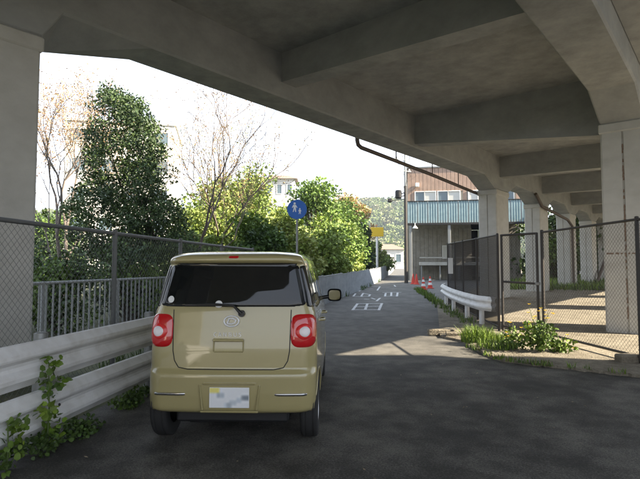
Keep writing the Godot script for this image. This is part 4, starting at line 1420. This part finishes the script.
# ---------------------------------------------------------------- distant buildings and hills
func house(at: Vector3, size: Vector3, label: String, storeys: int, cols: int, roof_h: float, wall: Material, group := "", turn := 0.0):
	var t := thing("house", at, label, "house", group, turn)
	part("wall", bx(size, 0.0, Vector3(0, size.y * 0.5, 0)), wall, t)
	if roof_h > 0:
		var r := MB.new()
		var e := Vector3(size.x * 0.5 + 0.5, size.y, size.z * 0.5 + 0.5)
		var ridge := size.x * 0.25
		var a := [Vector3(-e.x, e.y, e.z), Vector3(e.x, e.y, e.z), Vector3(e.x, e.y, -e.z), Vector3(-e.x, e.y, -e.z)]
		var p := Vector3(-ridge, e.y + roof_h, 0)
		var q := Vector3(ridge, e.y + roof_h, 0)
		r.oquad(a[0], a[1], q, p, Vector3(0, 1, 1))
		r.oquad(a[2], a[3], p, q, Vector3(0, 1, -1))
		r.otri(a[1], a[2], q, Vector3(1, 1, 0))
		r.otri(a[3], a[0], p, Vector3(-1, 1, 0))
		r.oquad(a[0], a[1], a[2], a[3], Vector3.DOWN)
		part("roof", r, M.roof_tile, t)
	else: part("roof", bx(Vector3(size.x + 0.3, 0.35, size.z + 0.3), 0.03, Vector3(0, size.y + 0.175, 0)), M.stucco, t)
	var sy := size.y / storeys
	var sx := size.x / cols
	for j in storeys:
		for i in cols:
			var c := Vector3(-size.x * 0.5 + (i + 0.5) * sx, (j + 0.55) * sy, size.z * 0.5)
			var win := part("window", bx(Vector3(sx * 0.5, sy * 0.42, 0.05), 0.0, c + Vector3(0, 0, 0.005)), M.window_glass, t)
			var fr := MB.new()
			for s in [-1.0, 1.0]:
				fr.box(Transform3D(Basis.IDENTITY, c + Vector3(s * sx * 0.25, 0, 0.04)), Vector3(0.08, sy * 0.42 + 0.08, 0.1), 0.0)
				fr.box(Transform3D(Basis.IDENTITY, c + Vector3(0, s * sy * 0.21, 0.04)), Vector3(sx * 0.5 - 0.081, 0.08, 0.098), 0.0)
			part("frame", fr, M.white, win)

func hill_height(x: float, z: float) -> float:
	var n: FastNoiseLite = M["_hill_noise"]
	var ridge := exp(-pow((z - 400.0) / 110.0, 2)) * 58.0 + exp(-pow((z - 640.0) / 120.0, 2)) * 84.0
	var side: float = 1.0 - 0.25 * smoothstep(40.0, 170.0, x) - 0.16 * smoothstep(30.0, -160.0, x)
	return 0.76 * ridge * side * (1.0 + 0.22 * n.get_noise_2d(x, z)) + 0.5

func build_far():
	var n := FastNoiseLite.new()
	n.frequency = 0.008
	n.fractal_octaves = 4
	n.seed = 11
	M["_hill_noise"] = n
	var b := MB.new()
	var p := PackedVector3Array()
	var nu := 91
	var nv := 40
	for j in nv:
		for i in nu:
			var z := 180.0 + 620.0 * j / (nv - 1)
			var x := -900.0 + 1800.0 * i / (nu - 1)
			p.push_back(w(x, hill_height(x, z), z))
	b.grid(p, nu, nv)
	structure("hill", b, M.hill, "wooded hill behind the lane in pale spring green")
	# tree crowns covering the slope
	var spots := []
	for k in 9: spots.push_back([Vector3(rnd(-0.5, 0.5), rnd(-0.1, 0.6), rnd(-0.5, 0.5)), rnd(0.35, 0.55)])
	var clump := leaf_cloud(spots, 420, 0.26, [Color(1, 1, 1), Color(0.8, 0.8, 0.8)], 0.5)
	var mm := MultiMesh.new()
	mm.transform_format = MultiMesh.TRANSFORM_3D
	mm.use_colors = true
	mm.mesh = clump
	var count := 9000
	mm.instance_count = count
	var tones := [Color(0.15, 0.2, 0.05), Color(0.18, 0.23, 0.055), Color(0.12, 0.17, 0.045), Color(0.18, 0.2, 0.075), Color(0.2, 0.23, 0.07), Color(0.17, 0.17, 0.08), Color(0.1, 0.14, 0.045)]
	for k in count:
		var z := rnd(220.0, 430.0) if k < 7000 else rnd(470.0, 660.0)
		var x := rnd(-0.75, 0.62) * z
		var s := rnd(3.0, 6.0)
		var patchy := int(absf(n.get_noise_2d(x * 1.7 + 300, z * 1.7)) * 16.0 + rng.randi() % 3) % tones.size()
		mm.set_instance_transform(k, Transform3D(Basis(Vector3.UP, rnd(0, TAU)).scaled(Vector3(s, s * rnd(0.8, 1.15), s)), w(x, hill_height(x, z) + s * 0.1, z)))
		var f := rnd(0.88, 1.12)
		mm.set_instance_color(k, Color(tones[patchy].r * f, tones[patchy].g * f, tones[patchy].b * f))
	var mi := MultiMeshInstance3D.new()
	mi.name = "hill_forest"
	mi.multimesh = mm
	mi.material_override = M.leaf_dense
	add_child(mi)
	tag(mi, "far-off spring woodland covering the hill", "forest", "", "stuff")
	var hc := at_depth(281, 186, 85.0)
	house(w(hc.x, 1.1, 85.0), Vector3(5.0, hc.y - 1.1 + 0.6, 7.0), "tall pale house with a brown hipped roof above the bright green trees", 4, 3, 1.2, M.stucco)
	house(w(-24.0, 1.1, 62.0), Vector3(12, 17.0, 10), "white apartment block glimpsed behind the dark evergreen", 5, 4, 0.0, M.stucco, "", 0.2)
	house(w(14.6, 1.1, 112.0), Vector3(7, 4.2, 8), "low white house at the far end of the lane", 1, 3, 1.3, M.stucco)
	# unseen block added right of the camera to keep the near lane in shade
	var blk := thing("added_shade_block", w(13.5, 0, 0.0), "unseen plain flat-roofed block added right of the lane to shade it", "building")
	part("wall", bx(Vector3(8.0, 10.6, 7.4), 0.0, Vector3(0, 5.3, 0)), M.stucco, blk)
	part("roof", bx(Vector3(8.3, 0.3, 7.44), 0.03, Vector3(0, 10.75, 0)), M.galvanised, blk)
	for j in 3:
		for i in 3:
			part("window", bx(Vector3(0.06, 1.3, 1.4), 0.01, Vector3(-4.0, 2.0 + j * 3.1, -2.3 + i * 2.3)), M.window_glass, blk)

func build_trees():
	var dark := [Color(0.018, 0.04, 0.012), Color(0.03, 0.06, 0.016), Color(0.045, 0.085, 0.02), Color(0.022, 0.048, 0.02)]
	var dark_light := [Color(0.05, 0.1, 0.018), Color(0.075, 0.14, 0.025), Color(0.03, 0.06, 0.015)]
	var fresh := [Color(0.2, 0.28, 0.05), Color(0.26, 0.32, 0.07), Color(0.15, 0.22, 0.04), Color(0.3, 0.34, 0.11), Color(0.12, 0.18, 0.035)]
	var leafgreen := [Color(0.12, 0.2, 0.03), Color(0.16, 0.25, 0.04), Color(0.09, 0.15, 0.025)]
	var rust := [Color(0.42, 0.22, 0.1), Color(0.46, 0.28, 0.13), Color(0.38, 0.27, 0.13)]
	var mixed := [Color(0.2, 0.22, 0.05), Color(0.3, 0.2, 0.09), Color(0.15, 0.19, 0.04)]
	# big dark evergreen
	var t := thing("evergreen_tree", w(-5.3, 0, 15.0), "tall dense dark evergreen with a sunlit top beyond the chain link fence", "tree")
	tips = []
	var b := MB.new()
	for q in [[0.0, 0.0, 1.0], [0.25, -0.1, 0.8], [-0.3, 0.1, 0.75], [0.1, 0.3, 0.7]]:
		grow(b, Vector3(q[0], 0, q[1] - 0.5), Vector3(q[0] * 0.3, 1, -0.05).normalized(), 2.3 * q[2], 0.09 * q[2], 2, 0.4, 0.6)
	part("trunk", b, M.bark, t)
	var spots := []
	# crown outline in the photograph's pixels: [y, left, right]
	var outline := [[92, 98, 130], [102, 90, 144], [115, 87, 153], [130, 85, 160], [145, 84, 163], [160, 84, 168], [175, 82, 172], [190, 72, 172], [205, 66, 180], [220, 70, 186], [236, 62, 190], [250, 60, 196]]
	for q in outline:
		for k in int((q[2] - q[1]) / 4.2) + 3:
			var zz := 15.0 + rnd(-1.1, 1.1)
			var c := at_depth(rnd(q[1] + 4, q[2] - 4), q[0] + rnd(-3, 9), zz) - t.position
			spots.push_back([c, rnd(0.2, 0.42)])
	part("crown", leaf_cloud(spots, 33000, 0.092, [Color(0.025, 0.05, 0.014), Color(0.035, 0.068, 0.017), Color(0.05, 0.09, 0.022), Color(0.06, 0.1, 0.022)], 0.3), M.leaf_dense, t)
	# thin trees with coppery young leaves
	tree("copper_leaved_tree", w(-8.7, 0, 16.5), "thin tree with sparse coppery young leaves close to the left column", "sparse spring trees", {height = 7.4, radius = 0.09, depth = 5, spread = 0.5, leaves = 3200, leaf = 0.055, clump = 0.11, tones = rust, low = 2.2, lean = Vector3(0.15, 0, 0)})
	tree("copper_leaved_tree", w(-9.6, 0, 19.0), "tall sparse orange-leaved tree reaching above the evergreen's left side", "sparse spring trees", {height = 9.0, radius = 0.1, depth = 5, spread = 0.45, leaves = 6000, leaf = 0.06, clump = 0.12, tones = rust, low = 3.0})
	tree("bare_branched_tree", w(-3.75, 0, 16.3), "nearly bare dark forked tree rising between evergreen and blue sign", "sparse spring trees", {height = 7.2, radius = 0.075, depth = 5, spread = 0.5, leaves = 1400, leaf = 0.045, clump = 0.12, tones = rust, low = 2.5})
	tree("bare_branched_tree", w(-5.4, 0, 20.5), "grey twiggy tree with a haze of pinkish buds behind the forked tree", "sparse spring trees", {height = 8.6, radius = 0.085, depth = 4, spread = 0.5, stems = 2, leaves = 1800, leaf = 0.055, clump = 0.11, tones = rust + mixed, low = 3.0})
	tree("bare_branched_tree", w(-4.6, 0, 24.0), "slim budding tree with orange tips above the fresh green bushes", "sparse spring trees", {height = 8.4, radius = 0.09, depth = 4, spread = 0.55, leaves = 2400, leaf = 0.06, clump = 0.14, tones = rust + mixed, low = 3.2})
	# fresh green bushes and small trees along the lane: [x px, top px, z, width, label]
	var rows := [
		[214, 178, 20.5, 3.6, "pale green young tree between the evergreen and the nearly bare tree", fresh],
		[196, 205, 19.0, 3.2, "fresh yellow-green bush growing at the evergreen's right side", fresh],
		[236, 172, 24.0, 4.6, "bright lime-green tree behind the nearly bare forked tree", fresh],
		[262, 166, 29.0, 5.0, "tall yellow-green tree with a loose top left of the blue sign", fresh],
		[250, 213, 18.0, 2.6, "mid green bush above the beige car's roof", leafgreen],
		[285, 205, 21.5, 3.0, "light green bush directly behind the blue sign's pole", fresh],
		[316, 180, 31.0, 5.0, "rounded mid green tree just right of the blue sign", leafgreen],
		[318, 206, 24.5, 3.2, "lime-green bush overhanging the sheet fence by the car's mirror", fresh],
		[337, 197, 40.0, 5.0, "green tree with a bushy top over the sheet fence", leafgreen],
		[342, 222, 33.0, 3.2, "fresh green bush leaning over the middle of the sheet fence", fresh],
		[377, 240, 50.0, 3.6, "small pale green bush below the yellow sign board", fresh],
		[268, 226, 17.0, 2.2, "dark green low bush in front of the lime-green trees", dark_light],
		[300, 232, 18.2, 2.0, "small lime-green bush between the blue sign and the sheet fence", fresh]]
	for r in rows:
		var c := at_depth(r[0], r[1], r[2])
		var g := gy(r[2])
		bush("spring_bush" if c.y - g < 3.0 else "spring_tree", w(c.x, g, r[2]), r[4], "spring greenery behind the sheet fence", Vector3(r[3], c.y - g, r[3] * 0.8), int(2600 + r[3] * 900), 0.085 + r[2] * 0.0035, r[5], 22)
	var cz := 44.0
	var cc := at_depth(362, 222, cz)
	bush("dark_conifer", w(cc.x, gy(cz), cz), "dark narrow conifer standing behind the sheet fence", "", Vector3(2.0, cc.y - gy(cz), 2.0), 3800, 0.24, dark, 26, M.leaf_dense)
	var oz := 52.0
	var oc := at_depth(349, 191, oz)
	bush("russet_tree", w(oc.x, gy(oz), oz), "tree flushed with pinkish orange spring leaves before the hill", "", Vector3(5.5, oc.y - gy(oz), 4.5), 6000, 0.26, mixed + rust, 26)
	for q in [[-12.0, 22.0, 5.0, 4.6, "green thicket bush behind the tall orange-leaved tree"], [-9.2, 26.0, 4.6, 4.5, "green thicket bush far behind the dark evergreen"], [-15.5, 27.0, 5.5, 5.0, "green thicket bush before the white apartment block"]]:
		bush("backing_bush", w(q[0], gy(q[1]), q[1]), q[4], "thicket behind the chain link fence", Vector3(q[3], q[2] * 0.75, q[3]), 5000, 0.16, leafgreen + dark, 22, M.leaf_dense)
	var far_labels := ["dark bush filling the gap right of the workshop", "dark bush beyond the grass under the far columns", "broad dark bush closing the view under the viaduct", "dark bush at the end of the fenced yard", "dark bush behind the farthest viaduct columns"]
	for k in 5:
		var q: Array = [[19.5, 41.0, 6.0], [26.0, 47.0, 6.5], [33.0, 54.0, 7.0], [41.0, 60.0, 7.5], [50.0, 68.0, 8.0]][k]
		bush("backing_bush", w(q[0], gy(q[1]), q[1]), far_labels[k], "thicket beyond the viaduct columns", Vector3(q[2] * 1.4, q[2], q[2]), 4500, 0.3, dark + leafgreen, 22, M.leaf_dense)
	for q in [[-6.2, 11.6, 2.0, 2.4, "low dark leafy bush behind the bar railing near the left column"], [-5.1, 13.6, 2.2, 2.4, "low dark leafy bush at the evergreen's foot"], [-8.2, 12.4, 2.6, 3.0, "tall dark leafy bush between the left column and the thin coppery tree"], [-3.9, 15.3, 2.0, 2.6, "dark leafy bush below the nearly bare forked tree"]]:
		bush("hedge_bush", w(q[0], 0, q[1]), q[4], "bushes behind the bar railing", Vector3(q[3], q[2], 1.6), 4200, 0.1, dark + leafgreen, 20, M.leaf_dense)

func build_verge():
	var greens := [Color(0.06, 0.11, 0.02), Color(0.09, 0.15, 0.025), Color(0.045, 0.08, 0.018)]
	var bright := [Color(0.13, 0.22, 0.02), Color(0.18, 0.26, 0.03), Color(0.1, 0.17, 0.02)]
	# ivy-like growth at the foot of the left guardrail
	var b := []
	for k in 34:
		var z := rnd(2.2, 7.5)
		var r := rnd(0.06, 0.15) * (1.15 if z < 5.0 else 0.8)
		b.push_back([w(left_edge(z) + rnd(0.0, 0.13), rnd(0.02, 0.1), z), r])
	var mi := part("ground_ivy", leaf_cloud(b, 3300, 0.036, greens, 0.5, 0.6, true), M.leaf, self)
	tag(mi, "green creeping weeds along the foot of the double guardrail", "ground cover", "", "stuff")
	for k in 2:
		var z: float = [4.15, 3.72][k]
		var at := w(left_edge(z) + 0.1, 0.0, z)
		var v := thing("climbing_weed", at, ["leafy weed climbing up the face of the double white guardrail", "short leafy shoot at the foot of the double white guardrail"][k], "plant")
		var stem := MB.new()
		var hgt: float = [0.72, 0.38][k]
		stem.tube([Vector3.ZERO, Vector3(0.02, hgt * 0.5, 0.02), Vector3(-0.01, hgt, -0.01)], [0.008, 0.006, 0.004], 5)
		part("stem", stem, mat(lin(0.08, 0.12, 0.03), 0.7), v)
		var spots := []
		for j in 8: spots.push_back([Vector3(rnd(-0.02, 0.05), hgt * (0.15 + 0.12 * j), rnd(-0.12, 0.12)), 0.075])
		part("foliage", leaf_cloud(spots, [150, 90][k], 0.055, bright + greens, 0.45, 0.8, true), M.leaf, v)
	# weeds at the right fence
	var at := onto_ground(540, 356, 0.08)
	weed(at, "tall yellow-flowered weed in front of the gate post", 0.8, 0.3, 300, 0.08, greens + bright, 16)
	weed(onto_ground(513, 352, 0.08), "bushy flowering weed between the gate and the grass tuft", 0.42, 0.28, 230, 0.07, bright + greens, 8)
	weed(onto_ground(560, 356, 0.08), "low broad-leaved weed right of the tall flowering weed", 0.28, 0.26, 170, 0.07, greens + bright, 2)
	var gt := thing("grass_tuft", onto_ground(477, 345, 0.06), "bright green grass tuft at the near end of the single white guardrail", "grass")
	part("blades", grass_mesh([[Vector3.ZERO, 0.3, 520, 0.3], [Vector3(0.3, 0, 0.1), 0.22, 240, 0.2]], bright, 0.008), M.grass, gt)
	var g2 := thing("grass_tuft", onto_ground(497, 352, 0.08), "low ragged grass between the bright tuft and the flowering weeds", "grass")
	part("blades", grass_mesh([[Vector3.ZERO, 0.35, 380, 0.14]], bright + greens, 0.007), M.grass, g2)
	# strips of grass: under the right guardrail, along the lane, in the yard
	var s1 := []
	for k in 26:
		var z := 12.6 + k * 0.6
		s1.push_back([w(piecewise([[12.0, 3.7], [18.0, 4.3], [30.0, 5.6]], z) + rnd(-0.1, 0.12), gy(z), z), 0.22, 60, 0.2])
	tag(part("verge_grass", grass_mesh(s1, greens + bright, 0.012), M.grass, self), "weedy grass strip along the lane's right edge", "grass", "", "stuff")
	var s2 := []
	for k in 120:
		var a := rnd(0, 1)
		var z := rnd(26.0, 50.0)
		s2.push_back([w(rnd(0.36, 0.62) * z, gy(z) + 0.08, z), 0.8, 46, 0.32])
	tag(part("yard_grass", grass_mesh(s2, greens + bright, 0.03), M.grass, self), "green grass growing between the viaduct's far columns", "grass", "", "stuff")
	var s3 := []
	for k in 90:
		var z := rnd(6.5, 40.0)
		s3.push_back([w(left_edge(z) - rnd(0.25, 0.9), gy(z), z), 0.3, 30, 0.3])
	tag(part("fence_grass", grass_mesh(s3, greens, 0.014), M.grass, self), "dark weedy grass behind the guardrail and sheet fence", "grass", "", "stuff")
	var s4 := []
	for q in [[470, 349], [478, 352], [488, 357], [498, 361], [512, 363.5], [525, 365], [537, 366.5], [548, 367.5], [572, 370], [588, 372], [612, 375], [622, 376]]:
		s4.push_back([onto_ground(q[0], q[1], 0.03), 0.1 if q[0] < 560 else 0.05, 34 if q[0] < 560 else 12, 0.09])
	tag(part("kerb_grass", grass_mesh(s4, greens + bright + [Color(0.2, 0.17, 0.08)], 0.007), M.grass, self), "sparse short weeds along the broken edge of the yard", "grass", "", "stuff")
	# dry leaves and grit on the lane
	var lf := MB.new()
	lf.use_col = true
	for k in 170:
		var z := rnd(3.0, 11.0)
		var x := rnd(left_edge(z) + 0.1, 3.2 + z * 0.05)
		var p := w(x, 0.006, z)
		var a := rnd(0, TAU)
		var s := rnd(0.006, 0.02)
		var d := Vector3(cos(a), rnd(-0.1, 0.4), sin(a)) * s
		var e := Vector3(-sin(a), rnd(0.0, 0.4), cos(a)) * s * 0.5
		var f := rnd(0.1, 0.35)
		lf.col = Color(f, f * 0.8, f * 0.55)
		lf.tri(p, p + d + e, p + d * 2)
		lf.tri(p, p + d * 2, p + d - e)
	tag(part("leaf_litter", lf, M.grass, self), "scattered dry leaf scraps on the dark asphalt", "leaf litter", "", "stuff")

# ---------------------------------------------------------------- scene
func _ready():
	rng.seed = 4711
	# camera
	var cam := Camera3D.new()
	cam.name = "camera"
	cam.position = Vector3(0, EYE, 0)
	cam.rotation = Vector3(PITCH, 0, 0)
	cam.fov = rad_to_deg(2.0 * atan(239.5 / FOCAL))
	cam.far = 3000.0
	add_child(cam)
	cam.current = true
	# sky and exposure
	var we := WorldEnvironment.new()
	we.name = "world_environment"
	var env := Environment.new()
	var sky := Sky.new()
	var sm := ProceduralSkyMaterial.new()
	sm.sky_top_color = Color(0.74, 0.8, 0.89)
	sm.sky_horizon_color = Color(0.95, 0.96, 0.98)
	sm.sky_curve = 0.25
	sm.ground_bottom_color = Color(0.3, 0.29, 0.27)
	sm.ground_horizon_color = Color(0.6, 0.6, 0.58)
	sm.sky_energy_multiplier = 0.79
	sky.sky_material = sm
	env.background_mode = Environment.BG_SKY
	env.sky = sky
	env.tonemap_mode = Environment.TONE_MAPPER_LINEAR
	env.tonemap_exposure = 4.5
	env.sdfgi_enabled = true
	env.ssao_enabled = true
	env.ssil_enabled = true
	env.fog_enabled = true
	env.fog_density = 0.0005
	env.fog_light_color = Color(0.85, 0.9, 0.98)
	we.environment = env
	add_child(we)
	# sun: from the right, a little behind the camera
	var sun := DirectionalLight3D.new()
	sun.name = "sun"
	var el := deg_to_rad(33.3)
	var towards := w(0.955 * cos(el), sin(el), -0.297 * cos(el))
	add_child(sun)
	sun.look_at_from_position(towards * 50.0, Vector3.ZERO, Vector3.UP)
	sun.light_energy = 1.6
	sun.light_color = Color(1.0, 0.94, 0.84)
	sun.light_angular_distance = 0.5
	sun.shadow_enabled = true

	make_materials()
	build_ground()
	build_viaduct()
	build_shed()
	build_far()
	build_left_barrier()
	build_right_fence()
	build_car()
	build_street_things()
	build_trees()
	build_verge()
	M.clear()
